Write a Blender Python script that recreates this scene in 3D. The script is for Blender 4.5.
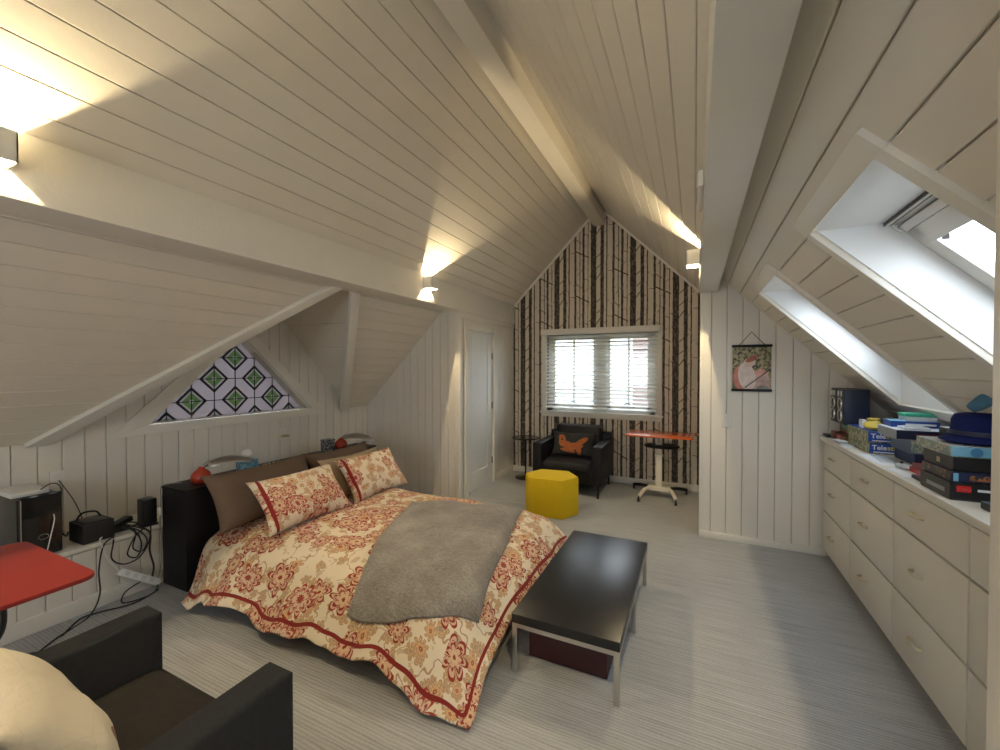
import bpy, bmesh, math, random
from mathutils import Vector as V, Matrix, noise

random.seed(7)
SC = bpy.context.scene
COL = SC.collection
for o in list(bpy.data.objects):
    bpy.data.objects.remove(o)

# ------------------------------------------------------------------ camera
FPX = 412.0
YAW = math.atan(195 / FPX)
PIT = -math.atan(7 / math.hypot(FPX, 195))
cd = bpy.data.cameras.new('camera')
cam = bpy.data.objects.new('camera', cd)
COL.objects.link(cam)
cam.location = (0, 0, 1.55)
cam.rotation_euler = (math.pi / 2 + PIT, 0, YAW)
cd.sensor_fit = 'HORIZONTAL'
cd.sensor_width = 36
cd.lens = 36 * FPX / 1000
cd.clip_start = 0.05
SC.camera = cam

# ------------------------------------------------------------------ sky and exposure
SKY_COLOR = (0.82, 0.91, 1.0, 1)
SKY_STRENGTH = 3.7
SCONCE_W = 5.0
wd = bpy.data.worlds.new('overcast_sky')
SC.world = wd
wd.use_nodes = True
bg = wd.node_tree.nodes['Background']
bg.inputs[0].default_value = SKY_COLOR
bg.inputs[1].default_value = SKY_STRENGTH
SC.view_settings.view_transform = 'Standard'
SC.view_settings.look = 'None'
SC.view_settings.gamma = 1
SC.view_settings.use_curve_mapping = False
SC.view_settings.exposure = 1.22


def portal(loc, normal, up, sx, sy):
    """light portal: helps sampling of the sky through a window opening"""
    l = bpy.data.lights.new('sky_portal', 'AREA')
    l.shape = 'RECTANGLE'
    l.size = sx
    l.size_y = sy
    l.cycles.is_portal = True
    o = bpy.data.objects.new('sky_portal', l)
    COL.objects.link(o)
    z = -V(normal).normalized()
    y = V(up).normalized()
    x = y.cross(z)
    o.matrix_world = Matrix.Translation(loc) @ Matrix((x, y, z)).transposed().to_4x4()


R2 = math.sqrt(.5)
portal((1.03, 1.785, 1.86), (-1, 0, -1), (0, 1, 0), 1.0, .62)
portal((1.03, 3.30, 1.86), (-1, 0, -1), (0, 1, 0), 1.0, .62)
portal((-1.23, 5.95, 1.49), (0, -1, 0), (0, 0, 1), 1.6, 1.2)
portal((-1.2, -2.72, 1.5), (0, 1, 0), (0, 0, 1), 1.6, 1.25)

# ------------------------------------------------------------------ helpers
ORG = {}


def link(o, parent=None):
    COL.objects.link(o)
    if parent is not None:
        o.parent = parent
    return o


def tag(o, label=None, cat=None, group=None, kind=None):
    if label: o['label'] = label
    if cat: o['category'] = cat
    if group: o['group'] = group
    if kind: o['kind'] = kind
    return o


def thing(name, label, cat, loc=(0, 0, 0), rz=0, group=None, rot=None):
    o = bpy.data.objects.new(name, None)
    o.empty_display_size = .05
    link(o)
    o.location = loc
    o.rotation_euler = rot if rot else (0, 0, rz)
    ORG[o] = V(loc)
    return tag(o, label, cat, group)


class MB:
    def __init__(s):
        s.v = []; s.f = []; s.uv = None; s.attr = None; s.mi = None

    def add(s, vs, fs):
        k = len(s.v)
        s.v += [V(p) for p in vs]
        s.f += [tuple(i + k for i in f) for f in fs]
        return s

    def box(s, x0, y0, z0, x1, y1, z1):
        vs = [(x, y, z) for z in (z0, z1) for x, y in ((x0, y0), (x1, y0), (x1, y1), (x0, y1))]
        return s.add(vs, [(3, 2, 1, 0), (4, 5, 6, 7), (0, 1, 5, 4), (1, 2, 6, 5), (2, 3, 7, 6), (3, 0, 4, 7)])

    def obox(s, c, size, M):
        a, b, d = [q / 2 for q in size]
        vs = [V(c) + M @ V((x, y, z)) for z in (-d, d) for x, y in ((-a, -b), (a, -b), (a, b), (-a, b))]
        return s.add(vs, [(3, 2, 1, 0), (4, 5, 6, 7), (0, 1, 5, 4), (1, 2, 6, 5), (2, 3, 7, 6), (3, 0, 4, 7)])

    def prism(s, poly, ext):
        n = len(poly); e = V(ext)
        vs = [V(p) for p in poly] + [V(p) + e for p in poly]
        fs = [tuple(range(n))[::-1], tuple(range(n, 2 * n))] + [(i, (i + 1) % n, n + (i + 1) % n, n + i) for i in range(n)]
        return s.add(vs, fs)

    def cyl(s, p0, p1, r0, r1=None, n=16, cap=True):
        r1 = r0 if r1 is None else r1
        p0, p1 = V(p0), V(p1)
        d = (p1 - p0).normalized()
        a = d.orthogonal().normalized(); b = d.cross(a)
        vs = []
        for p, r in ((p0, r0), (p1, r1)):
            for i in range(n):
                t = 2 * math.pi * i / n
                vs.append(p + a * (r * math.cos(t)) + b * (r * math.sin(t)))
        fs = [(i, (i + 1) % n, n + (i + 1) % n, n + i) for i in range(n)]
        if cap: fs += [tuple(range(n))[::-1], tuple(range(n, 2 * n))]
        return s.add(vs, fs)

    def tube(s, pts, r, n=8, sm=6):
        pts = [V(p) for p in pts]
        if sm > 1 and len(pts) > 2:
            q = [pts[0]] + pts + [pts[-1]]; out = []
            for i in range(1, len(q) - 2):
                for k in range(sm):
                    t = k / sm
                    a, b, c, d = q[i - 1], q[i], q[i + 1], q[i + 2]
                    out.append(.5 * (2 * b + (c - a) * t + (2 * a - 5 * b + 4 * c - d) * t * t + (3 * b - a - 3 * c + d) * t ** 3))
            out.append(pts[-1]); pts = out
        N = len(pts); vs = []; up = None
        for i, p in enumerate(pts):
            d = (pts[min(i + 1, N - 1)] - pts[max(i - 1, 0)])
            d = d.normalized() if d.length > 1e-9 else V((0, 0, 1))
            a = d.orthogonal() if up is None else up - d * up.dot(d)
            a.normalize(); up = a; b = d.cross(a)
            rr = r[i] if isinstance(r, list) else r
            for k in range(n):
                t = 2 * math.pi * k / n
                vs.append(p + a * (rr * math.cos(t)) + b * (rr * math.sin(t)))
        fs = [(i * n + k, i * n + (k + 1) % n, (i + 1) * n + (k + 1) % n, (i + 1) * n + k) for i in range(N - 1) for k in range(n)]
        fs += [tuple(range(n))[::-1], tuple(range((N - 1) * n, N * n))]
        return s.add(vs, fs)

    def lathe(s, prof, c=(0, 0, 0), n=24):
        c = V(c); vs = []; m = len(prof)
        for r, z in prof:
            for k in range(n):
                t = 2 * math.pi * k / n
                vs.append(c + V((r * math.cos(t), r * math.sin(t), z)))
        fs = [(i * n + k, i * n + (k + 1) % n, (i + 1) * n + (k + 1) % n, (i + 1) * n + k) for i in range(m - 1) for k in range(n)]
        fs += [tuple(range(n))[::-1], tuple(range((m - 1) * n, m * n))]
        return s.add(vs, fs)

    def grid(s, fn, nu, nv, close=False):
        vs = [fn(i / nu, j / nv) for j in range(nv + 1) for i in range(nu + 1)]
        w = nu + 1
        return s.add(vs, [(j * w + i, j * w + i + 1, (j + 1) * w + i + 1, (j + 1) * w + i) for j in range(nv) for i in range(nu)])

    def build(s, name, mat, parent=None, bevel=0, seg=2, smooth=False, local=False, loc=None, angle=40):
        me = bpy.data.meshes.new(name)
        org = V((0, 0, 0))
        if parent is not None and not local: org = ORG.get(parent, V((0, 0, 0)))
        if loc is not None: org = V(loc)
        me.from_pydata([tuple(p - org) for p in s.v], [], s.f)
        if s.uv is not None:
            ul = me.uv_layers.new(name='UVMap')
            for lp in me.loops: ul.data[lp.index].uv = s.uv[lp.vertex_index]
        if s.attr is not None:
            at = me.attributes.new('hem', 'FLOAT', 'POINT')
            for i, q in enumerate(s.attr): at.data[i].value = q
        if s.uv is None:
            bm = bmesh.new(); bm.from_mesh(me)
            bmesh.ops.recalc_face_normals(bm, faces=bm.faces)
            if bevel:
                es = [e for e in bm.edges if len(e.link_faces) == 2 and e.calc_face_angle(0) > .5]
                bmesh.ops.bevel(bm, geom=es, offset=bevel, segments=seg, profile=.6, affect='EDGES', clamp_overlap=True)
            bm.to_mesh(me); bm.free()
        if smooth or (bevel and seg > 1):
            for p in me.polygons: p.use_smooth = True
            try: me.set_sharp_from_angle(angle=math.radians(angle))
            except Exception: pass
        ms = mat if isinstance(mat, (list, tuple)) else [mat]
        for m in ms: me.materials.append(m)
        o = bpy.data.objects.new(name, me)
        link(o, parent)
        if loc is not None and parent is None: o.location = loc
        ORG[o] = org
        return o


def B(*a): return MB().box(*a)


def copy_tree(o, parent=None):
    c = o.copy(); link(c); c.parent = parent
    ORG[c] = ORG.get(o, V((0, 0, 0)))
    for ch in o.children: copy_tree(ch, c)
    return c


def smoothstep(a, b, x):
    t = max(0, min(1, (x - a) / (b - a)))
    return t * t * (3 - 2 * t)


def interp(x, pts):
    if x <= pts[0][0]: return pts[0][1]
    for (a, p), (b, q) in zip(pts, pts[1:]):
        if x <= b:
            t = (x - a) / (b - a); t = t * t * (3 - 2 * t) if False else t
            return p + (q - p) * t
    return pts[-1][1]


# ------------------------------------------------------------------ materials
class NT:
    def __init__(s, name):
        s.m = bpy.data.materials.new(name); s.m.use_nodes = True
        s.t = s.m.node_tree; s.b = s.t.nodes['Principled BSDF']; s.out = s.t.nodes['Material Output']

    def n(s, ty, **kw):
        nd = s.t.nodes.new(ty)
        for k, v in kw.items(): setattr(nd, k, v)
        return nd

    def set(s, sock, v):
        if isinstance(v, bpy.types.NodeSocket): s.t.links.new(v, sock)
        elif isinstance(v, (tuple, list)) and sock.type == 'RGBA' and len(v) == 3: sock.default_value = (*v, 1)
        else: sock.default_value = v

    def math(s, op, a, b=None, c=None, clamp=False):
        nd = s.n('ShaderNodeMath', operation=op, use_clamp=clamp)
        s.set(nd.inputs[0], a)
        if b is not None: s.set(nd.inputs[1], b)
        if c is not None: s.set(nd.inputs[2], c)
        return nd.outputs[0]

    def vec(s, op, a, b=None):
        nd = s.n('ShaderNodeVectorMath', operation=op)
        s.set(nd.inputs[0], a)
        if b is not None: s.set(nd.inputs[1], b)
        return nd.outputs[1] if op in ('LENGTH', 'DISTANCE', 'DOT_PRODUCT') else nd.outputs[0]

    def mix(s, f, a, b, blend='MIX'):
        nd = s.n('ShaderNodeMix', data_type='RGBA', blend_type=blend)
        s.set(nd.inputs[0], f); s.set(nd.inputs[6], a); s.set(nd.inputs[7], b)
        return nd.outputs[2]

    def noise(s, co, scale, detail=3, rough=.55, dist=0, col=False):
        nd = s.n('ShaderNodeTexNoise')
        if co is not None: s.set(nd.inputs['Vector'], co)
        nd.inputs['Scale'].default_value = scale; nd.inputs['Detail'].default_value = detail
        nd.inputs['Roughness'].default_value = rough; nd.inputs['Distortion'].default_value = dist
        return nd.outputs['Color' if col else 'Fac']

    def ramp(s, f, stops, interp='LINEAR'):
        nd = s.n('ShaderNodeValToRGB'); cr = nd.color_ramp; cr.interpolation = interp
        while len(cr.elements) < len(stops): cr.elements.new(.5)
        for e, (p, c) in zip(cr.elements, stops):
            e.position = p; e.color = (*c, 1) if isinstance(c, (tuple, list)) else (c, c, c, 1)
        s.set(nd.inputs[0], f)
        return nd.outputs[0]

    def obj(s): return s.n('ShaderNodeTexCoord').outputs['Object']

    def uvco(s): return s.n('ShaderNodeTexCoord').outputs['UV']

    def sep(s, v):
        nd = s.n('ShaderNodeSeparateXYZ'); s.set(nd.inputs[0], v); return nd.outputs

    def comb(s, x, y, z=0.):
        nd = s.n('ShaderNodeCombineXYZ')
        for i, q in enumerate((x, y, z)): s.set(nd.inputs[i], q)
        return nd.outputs[0]

    def bump(s, h, strength=.3, dist=.01):
        nd = s.n('ShaderNodeBump'); nd.inputs['Strength'].default_value = strength; nd.inputs['Distance'].default_value = dist
        s.set(nd.inputs['Height'], h); s.set(s.b.inputs['Normal'], nd.outputs[0])

    def col(s, c): s.set(s.b.inputs['Base Color'], c)

    def p(s, **kw):
        for k, v in kw.items(): s.set(s.b.inputs[k.replace('_', ' ')], v)
        return s


def plain(name, c, rough=.5, metal=0, var=.06, scale=14, bump=0, bscale=60, spec=.5, rnd=0, coat=0):
    t = NT(name)
    co = t.obj()
    f = t.noise(co, scale, 4)
    k = t.math('MULTIPLY_ADD', f, 2 * var, 1 - var)
    if rnd:
        oi = t.n('ShaderNodeObjectInfo')
        k = t.math('MULTIPLY', k, t.math('MULTIPLY_ADD', oi.outputs['Random'], 2 * rnd, 1 - rnd))
    t.col(t.mix(1.0, c, t.comb(k, k, k), 'MULTIPLY'))
    t.p(Roughness=rough, Metallic=metal)
    t.b.inputs['Specular IOR Level'].default_value = spec
    if coat: t.b.inputs['Coat Weight'].default_value = coat
    if bump: t.bump(t.noise(co, bscale, 3), bump, .004)
    return t.m


M = {}
M['white'] = plain('cream_paint', (.80, .76, .685), .42, var=.03, scale=3, bump=.12, bscale=30, rnd=.018)
M['ceil'] = plain('cream_ceiling_paint', (.79, .735, .63), .45, var=.03, scale=3, bump=.15, bscale=26, rnd=.02)
M['back'] = plain('groove_paint', (.60, .55, .46), .7, var=.03)
M['beam'] = plain('beam_paint', (.81, .78, .71), .5, var=.03, scale=6, bump=.35, bscale=45)
M['trim'] = plain('trim_paint', (.82, .785, .71), .38, var=.02, scale=5)
M['door'] = plain('door_paint', (.80, .80, .78), .4, var=.02)
M['cab'] = plain('cabinet_paint', (.79, .75, .66), .35, var=.02, scale=4, rnd=.015)
M['shaft'] = plain('skylight_shaft_paint', (.84, .85, .85), .45, var=.02)
M['black'] = plain('black_laminate', (.009, .008, .009), .5, var=.2, spec=.3)
M['blackplastic'] = plain('black_plastic', (.012, .012, .013), .3, var=.1)
M['cable'] = plain('black_cable_rubber', (.012, .012, .012), .5, var=.1)
M['whiteplastic'] = plain('white_plastic', (.78, .77, .73), .35, var=.02)
M['chrome'] = plain('brushed_chrome', (.62, .60, .56), .28, 1, var=.05)
M['brass'] = plain('brushed_brass', (.62, .47, .24), .3, 1, var=.05)
M['brasslight'] = plain('pale_brass', (.72, .64, .48), .3, .9, var=.05)
M['darkmetal'] = plain('dark_metal', (.03, .028, .026), .4, .8)
M['silver'] = plain('silver_shade', (.42, .39, .35), .35, .9, var=.08, scale=40)
M['redglaze'] = plain('red_ceramic', (.38, .035, .015), .3, var=.08)
M['leather'] = plain('black_leather', (.008, .0075, .010), .45, var=.15, scale=8, bump=.3, bscale=220, spec=.3)
M['charcoal'] = plain('charcoal_fabric', (.024, .026, .030), .9, var=.25, scale=60, bump=.4, bscale=420, spec=.2)
M['charseat'] = plain('charcoal_seat_fabric', (.030, .027, .025), .92, var=.25, scale=50, bump=.4, bscale=380, spec=.2)
M['taupe'] = plain('taupe_cotton', (.18, .125, .088), .85, var=.1, scale=5, spec=.2)
M['tan'] = plain('tan_cotton', (.55, .42, .26), .85, var=.08, scale=5, spec=.2)
M['yellow'] = plain('mustard_felt', (.66, .46, .015), .85, var=.08, scale=30, bump=.25, bscale=300, spec=.2)
M['maroon'] = plain('maroon_box', (.045, .008, .010), .5, var=.15)
M['orange'] = plain('orange_laminate', (.66, .12, .015), .22, var=.06, scale=6, coat=.3)
M['redtop'] = plain('red_laminate', (.34, .028, .022), .45, var=.06, scale=6)
M['deskwhite'] = plain('desk_white_enamel', (.80, .75, .66), .35, var=.02)
M['plate'] = plain('switch_plate', (.84, .82, .76), .3, var=.01)
M['housewhite'] = plain('white_siding', (.40, .41, .41), .7, var=.04)
M['tissue'] = plain('tissue_paper', (.85, .84, .83), .8, var=.03)
M['navy'] = plain('navy_felt', (.012, .022, .14), .85, var=.15, scale=20, spec=.2)
M['plush'] = plain('blue_plush', (.11, .26, .42), .95, var=.2, scale=30, spec=.1)
M['paper'] = plain('white_paper', (.82, .84, .86), .6, var=.03)
M['lead'] = plain('dark_lead_came', (.02, .018, .018), .5, .4)
M['bulb'] = plain('bulb', (.9, .85, .7), .5)


def carpet():
    t = NT('ribbed_grey_carpet')
    co = t.obj()
    x, y, z = t.sep(co)
    wob = t.noise(t.vec('MULTIPLY', co, (2.0, 9.0, 1.0)), 2.0, 2)
    yy = t.math('MULTIPLY_ADD', wob, .022, y)
    wv = t.math('SINE', t.math('MULTIPLY', yy, 2 * math.pi / .0165))
    rib = t.math('MULTIPLY_ADD', wv, .5, .5)
    fine = t.noise(t.vec('MULTIPLY', co, (90., 260., 90.)), 1.0, 4, .7)
    big = t.noise(co, 1.3, 3)
    streak = t.noise(t.vec('MULTIPLY', co, (3., 60., 1.)), 1.0, 3)
    f = t.math('ADD', t.math('MULTIPLY', rib, .15), t.math('ADD', t.math('MULTIPLY', fine, .52), t.math('MULTIPLY', streak, .42)))
    c = t.ramp(f, [(.25, (.20, .206, .213)), (.5, (.37, .38, .39)), (.82, (.56, .573, .587))])
    k = t.math('MULTIPLY_ADD', big, .30, .85)
    t.col(t.mix(1., c, t.comb(k, k, k), 'MULTIPLY'))
    t.p(Roughness=.95); t.b.inputs['Specular IOR Level'].default_value = .1
    t.bump(f, .6, .006)
    return t.m


M['carpet'] = carpet()


def wallpaper():
    t = NT('birch_wood_wallpaper')
    co = t.obj()
    x, y, z = t.sep(co)
    PX, QZ = .527, .62
    xs = t.math('DIVIDE', t.math('ADD', x, 1.281 + .06 + PX * 20), PX)
    k = t.math('FLOOR', xs); u = t.math('FRACT', xs)
    v = t.math('FRACT', t.math('DIVIDE', t.math('ADD', t.math('MULTIPLY_ADD', k, .29, z), 7.), QZ))
    wob = t.math('MULTIPLY_ADD', t.noise(co, 3.5, 2), .022, -.011)
    uw = t.math('ADD', u, wob)
    off = .06 / PX
    bark = t.noise(t.vec('MULTIPLY', co, (60., 1., 26.)), 1.0, 4, .65)
    total = None

    def mx(a):
        nonlocal total
        total = a if total is None else t.math('MAXIMUM', total, a)

    edge = t.noise(t.vec('MULTIPLY', co, (30., 1., 22.)), 1.0, 3)
    for o_, w in ((0, .076), (.117, .046), (.18, .016), (.27, .028), (.335, .011), (.386, .030), (.45, .010)):
        half = t.math('MULTIPLY_ADD', edge, .010 / PX, (w / 2 - .005) / PX)
        mx(t.math('COMPARE', uw, off + o_ / PX, half))
    segs = [(.275, .34, .50, .14, .009), (.03, .12, .11, .30, .007), (.36, .50, .27, .62, .005), (.145, .52, .04, .38, .006), (-.03, .20, -.055, .235, .006), (.04, .63, .15, .78, .006),
            (.27, .30, .20, .31, .004), (.386, .72, .46, .66, .005), (.386, .86, .335, .93, .004), (.30, .80, .345, .86, .004),
            (.0, .90, -.05, .95, .005), (.12, .12, .165, .19, .004), (.18, .42, .145, .47, .003), (.18, .62, .22, .67, .003),
            (.27, .55, .235, .60, .003), (.27, .90, .31, .96, .003), (.40, .42, .44, .47, .003), (.386, .12, .35, .16, .003),
            (.335, .5, .36, .55, .003), (.18, .85, .15, .90, .003)]
    for a, b, c, d, w in segs:
        a += .06; c += .06
        if a > c: a, b, c, d = c, d, a, b
        m = (d - b) * QZ / (c - a)
        um = t.math('MULTIPLY', u, PX)
        line = t.math('MULTIPLY_ADD', um, m, b * QZ - m * a)
        vv = t.math('MULTIPLY', v, QZ)
        inb = t.math('COMPARE', um, (a + c) / 2, (c - a) / 2)
        hit = t.math('COMPARE', vv, line, w * math.sqrt(1 + m * m) * .8)
        mx(t.math('MULTIPLY', inb, hit))
    speck = t.math('GREATER_THAN', t.noise(t.vec('MULTIPLY', co, (70., 1., 45.)), 1.0, 2), .68)
    dark = t.ramp(bark, [(.30, (.026, .020, .016)), (.52, (.075, .060, .048)), (.70, (.30, .25, .19))])
    base = t.mix(t.math('MULTIPLY', speck, .45), (.72, .64, .52), (.30, .24, .17))
    t.col(t.mix(total, base, dark))
    t.p(Roughness=.7); t.b.inputs['Specular IOR Level'].default_value = .25
    return t.m


M['wallpaper'] = wallpaper()


def floral(name, base, red, tan, scale=5.2, seam=None, fade=0.):
    t = NT(name)
    uv = t.uvco()
    wv = t.noise(uv, 9., 2, col=True)
    wp = t.vec('ADD', uv, t.vec('MULTIPLY', t.vec('SUBTRACT', wv, (.5, .5, .5)), (.05, .05, 0.)))
    cur = base

    def layer(cur, sc, offs, size, petals, cA, cB, cC, thr, rnd=.75):
        q = t.vec('ADD', t.vec('MULTIPLY', wp, (sc, sc, 0.)), (offs, offs * 1.7, 0.))
        vo = t.n('ShaderNodeTexVoronoi', voronoi_dimensions='2D', feature='F1')
        t.set(vo.inputs['Vector'], q); vo.inputs['Scale'].default_value = 1; vo.inputs['Randomness'].default_value = rnd
        d = t.vec('SUBTRACT', q, vo.outputs['Position'])
        dx, dy, dz = t.sep(d)
        rc = t.sep(vo.outputs['Color'])
        ang = t.math('ADD', t.math('ARCTAN2', dy, dx), t.math('MULTIPLY', rc[0], 6.28))
        r = t.vec('LENGTH', t.vec('MULTIPLY', d, (1., 1., 0.)))
        pet = t.math('ABSOLUTE', t.math('SINE', t.math('MULTIPLY', ang, petals / 2)))
        sz = t.math('MULTIPLY_ADD', rc[1], size * .5, size * .70)
        Rr = t.math('MULTIPLY', sz, t.math('MULTIPLY_ADD', t.math('POWER', pet, .7), .52, .48))
        rel = t.math('DIVIDE', r, Rr)
        pres = t.math('LESS_THAN', rc[2], thr)
        m = t.math('MULTIPLY', t.math('LESS_THAN', rel, 1.), pres)
        tex = t.noise(wp, 55., 3)
        inner = t.mix(t.math('GREATER_THAN', t.math('SINE', t.math('MULTIPLY', rel, 13.)), .35), cB, cA)
        inner = t.mix(t.math('GREATER_THAN', tex, .56), inner, cB)
        inner = t.mix(t.math('LESS_THAN', rel, .26), inner, cC)
        inner = t.mix(t.math('LESS_THAN', rel, .14), inner, cA)
        inner = t.mix(t.math('GREATER_THAN', rel, .83), inner, cA)
        return t.mix(m, cur, inner)

    # vines
    vn = t.noise(wp, 6.5, 2)
    vine = t.math('LESS_THAN', t.math('ABSOLUTE', t.math('SUBTRACT', vn, .5)), .012)
    vm = t.math('MULTIPLY', vine, t.math('GREATER_THAN', t.noise(uv, 4., 1), .44))
    cur = t.mix(vm, cur, tan)
    bl = t.math('GREATER_THAN', t.noise(wp, 13., 3), .63)
    cur = t.mix(t.math('MULTIPLY', bl, .55), cur, tan)
    cur = layer(cur, scale * 2.5, 3.3, .46, 5, tan, (.60, .40, .22), (.30, .28, .28), .6)
    cur = layer(cur, scale * 1.6, 8.1, .46, 9, tan, (.70, .42, .22), red, .52)
    cur = layer(cur, scale * 1.0, 1.2, .50, 7, red, (.66, .44, .30), (.70, .52, .32), .72, .6)
    cur = layer(cur, scale * .8, 5.7, .38, 10, (red[0] * 1.25, red[1] * 1.6, red[2] * 1.3), (.68, .50, .38), red, .34, .6)
    at = t.n('ShaderNodeAttribute', attribute_name='hem')
    band = t.math('COMPARE', at.outputs['Fac'], .062, .011)
    cur = t.mix(band, cur, (red[0] * .8, red[1] * .55, red[2] * .7))
    t.col(cur)
    t.p(Roughness=.85); t.b.inputs['Specular IOR Level'].default_value = .2
    t.b.inputs['Sheen Weight'].default_value = .1
    t.bump(t.noise(uv, 14., 4), .35, .012)
    return t.m


M['duvet'] = floral('floral_duvet_cotton', (.75, .66, .52), (.29, .040, .028), (.44, .29, .18))
M['floralpillow'] = floral('floral_pillow_cotton', (.76, .66, .52), (.33, .040, .032), (.52, .34, .24), 6.4)


def fur():
    t = NT('grey_fur_throw')
    co = t.obj()
    st = t.noise(t.vec('MULTIPLY', co, (50., 150., 60.)), 1., 5, .7)
    lg = t.noise(co, 5., 4)
    f = t.math('ADD', t.math('MULTIPLY', st, .6), t.math('MULTIPLY', lg, .4))
    t.col(t.ramp(f, [(.3, (.13, .115, .10)), (.5, (.27, .245, .22)), (.7, (.46, .43, .395))]))
    t.p(Roughness=.9); t.b.inputs['Sheen Weight'].default_value = .35; t.b.inputs['Sheen Roughness'].default_value = .5
    t.b.inputs['Specular IOR Level'].default_value = .1
    t.bump(f, .9, .015)
    return t.m


M['fur'] = fur()


def creamcushion():
    t = NT('cream_embroidered_cotton')
    co = t.obj()
    vo = t.n('ShaderNodeTexVoronoi', voronoi_dimensions='3D', feature='DISTANCE_TO_EDGE')
    t.set(vo.inputs['Vector'], co); vo.inputs['Scale'].default_value = 4.5
    line = t.math('LESS_THAN', vo.outputs['Distance'], .006)
    vf = t.n('ShaderNodeTexVoronoi', voronoi_dimensions='3D', feature='F1')
    t.set(vf.inputs['Vector'], co); vf.inputs['Scale'].default_value = 7
    dot = t.math('MULTIPLY', t.math('LESS_THAN', vf.outputs['Distance'], .17), t.math('LESS_THAN', t.sep(vf.outputs['Color'])[0], .35))
    c = t.mix(t.math('MULTIPLY', line, .10), (.70, .64, .52), (.30, .22, .13))
    c = t.mix(t.math('MULTIPLY', dot, .8), c, (.24, .08, .03))
    t.col(c); t.p(Roughness=.9); t.b.inputs['Specular IOR Level'].default_value = .15
    t.bump(t.noise(co, 16, 4), .5, .02)
    return t.m


M['creamcushion'] = creamcushion()


def foxcushion():
    """dark cushion with a plain orange blot-like curled animal print (a generic stand-in)"""
    t = NT('dark_cushion_orange_print')
    x, y, z = t.sep(t.obj())

    def ell(cx, cy, rx, ry, rot=0.):
        dx = t.math('SUBTRACT', x, cx); dy = t.math('SUBTRACT', y, cy)
        c, s = math.cos(rot), math.sin(rot)
        a = t.math('ADD', t.math('MULTIPLY', dx, c / rx), t.math('MULTIPLY', dy, s / rx))
        b = t.math('SUBTRACT', t.math('MULTIPLY', dy, c / ry), t.math('MULTIPLY', dx, s / ry))
        return t.math('LESS_THAN', t.math('ADD', t.math('MULTIPLY', a, a), t.math('MULTIPLY', b, b)), 1.)
    m = None
    for e in ((-.13, .03, .045, .075, 0), (-.07, -.02, .09, .045, -.3), (.03, -.035, .11, .045, .1), (.12, .03, .09, .033, .6),
              (.09, -.08, .03, .06, .2), (-.05, -.09, .10, .022, -.15), (-.16, .08, .022, .03, 0)):
        q = ell(*e); m = q if m is None else t.math('MAXIMUM', m, q)
    eye = ell(-.135, .045, .013, .013)
    m = t.math('SUBTRACT', m, eye, clamp=True)
    nz = t.noise(t.obj(), 60, 3)
    dark = t.ramp(nz, [(.35, (.007, .008, .010)), (.65, (.018, .020, .023))])
    org = t.ramp(nz, [(.35, (.24, .065, .016)), (.65, (.34, .10, .025))])
    t.col(t.mix(m, dark, org)); t.p(Roughness=.85)
    return t.m


M['fox'] = foxcushion()


def glass(name, col=(1, 1, 1), refl=.08, trans=1.0, haze=None):
    t = NT(name)
    for l in list(t.t.links): t.t.links.remove(l)
    tr = t.n('ShaderNodeBsdfTransparent'); tr.inputs[0].default_value = (*[c * trans for c in col], 1)
    gl = t.n('ShaderNodeBsdfGlossy'); gl.inputs['Roughness'].default_value = .03
    mx = t.n('ShaderNodeMixShader'); mx.inputs[0].default_value = refl
    a = tr.outputs[0]
    if haze:
        df = t.n('ShaderNodeBsdfTranslucent'); df.inputs[0].default_value = (*col, 1)
        d2 = t.n('ShaderNodeBsdfDiffuse'); d2.inputs[0].default_value = (*col, 1)
        mh = t.n('ShaderNodeMixShader'); mh.inputs[0].default_value = .5
        t.t.links.new(df.outputs[0], mh.inputs[1]); t.t.links.new(d2.outputs[0], mh.inputs[2])
        m2 = t.n('ShaderNodeMixShader'); m2.inputs[0].default_value = haze
        t.t.links.new(a, m2.inputs[1]); t.t.links.new(mh.outputs[0], m2.inputs[2]); a = m2.outputs[0]
    t.t.links.new(a, mx.inputs[1]); t.t.links.new(gl.outputs[0], mx.inputs[2])
    t.t.links.new(mx.outputs[0], t.out.inputs[0])
    return t.m


M['glass'] = glass('window_glass')
M['greenglass'] = glass('green_stained_glass', (.15, .22, .11), .06, .5, .8)
M['clearglass'] = glass('textured_clear_glass', (.36, .33, .34), .08, .5, .86)
M['tableglass'] = glass('smoked_table_glass', (.35, .30, .24), .15, 1)

# ------------------------------------------------------------------ room constants
XL, XR, YB, YF = -3.92, 1.57, 5.74, -2.6
KL, KR = 4.98, 2.57          # left slope z = x+KL, right slope z = KR-x
XRIDGE = (KR - KL) / 2
ZRIDGE = KR - XRIDGE
YP = 4.22                    # picture wall
YC, XD = 4.17, -2.50         # closet side wall, door wall
ZBL = 2.228                  # left beam underside
ZBR = 2.245
AY, AZ = 2.69, 2.34          # dormer ridge
NL = V((1, 0, -1)).normalized(); NR = V((-1, 0, -1)).normalized()
TB = .012                    # board thickness


def struct(o): o['kind'] = 'structure'; return o


def clip(poly, a, lo, keep_ge):
    out = []
    n = len(poly)
    for i in range(n):
        p, q = poly[i], poly[(i + 1) % n]
        ip = (p[a] >= lo) if keep_ge else (p[a] <= lo)
        iq = (q[a] >= lo) if keep_ge else (q[a] <= lo)
        if ip: out.append(p)
        if ip != iq:
            t = (lo - p[a]) / (q[a] - p[a])
            out.append((p[0] + (q[0] - p[0]) * t, p[1] + (q[1] - p[1]) * t))
    return out


class Plane:
    """surface frame: point = O + u*a + v*b ; n points into the room"""
    def __init__(s, O, u, v, n): s.O, s.u, s.v, s.n = V(O), V(u), V(v), V(n).normalized()
    def at(s, a, b, h=0): return s.O + s.u * a + s.v * b + s.n * h


BCACHE = {}


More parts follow.
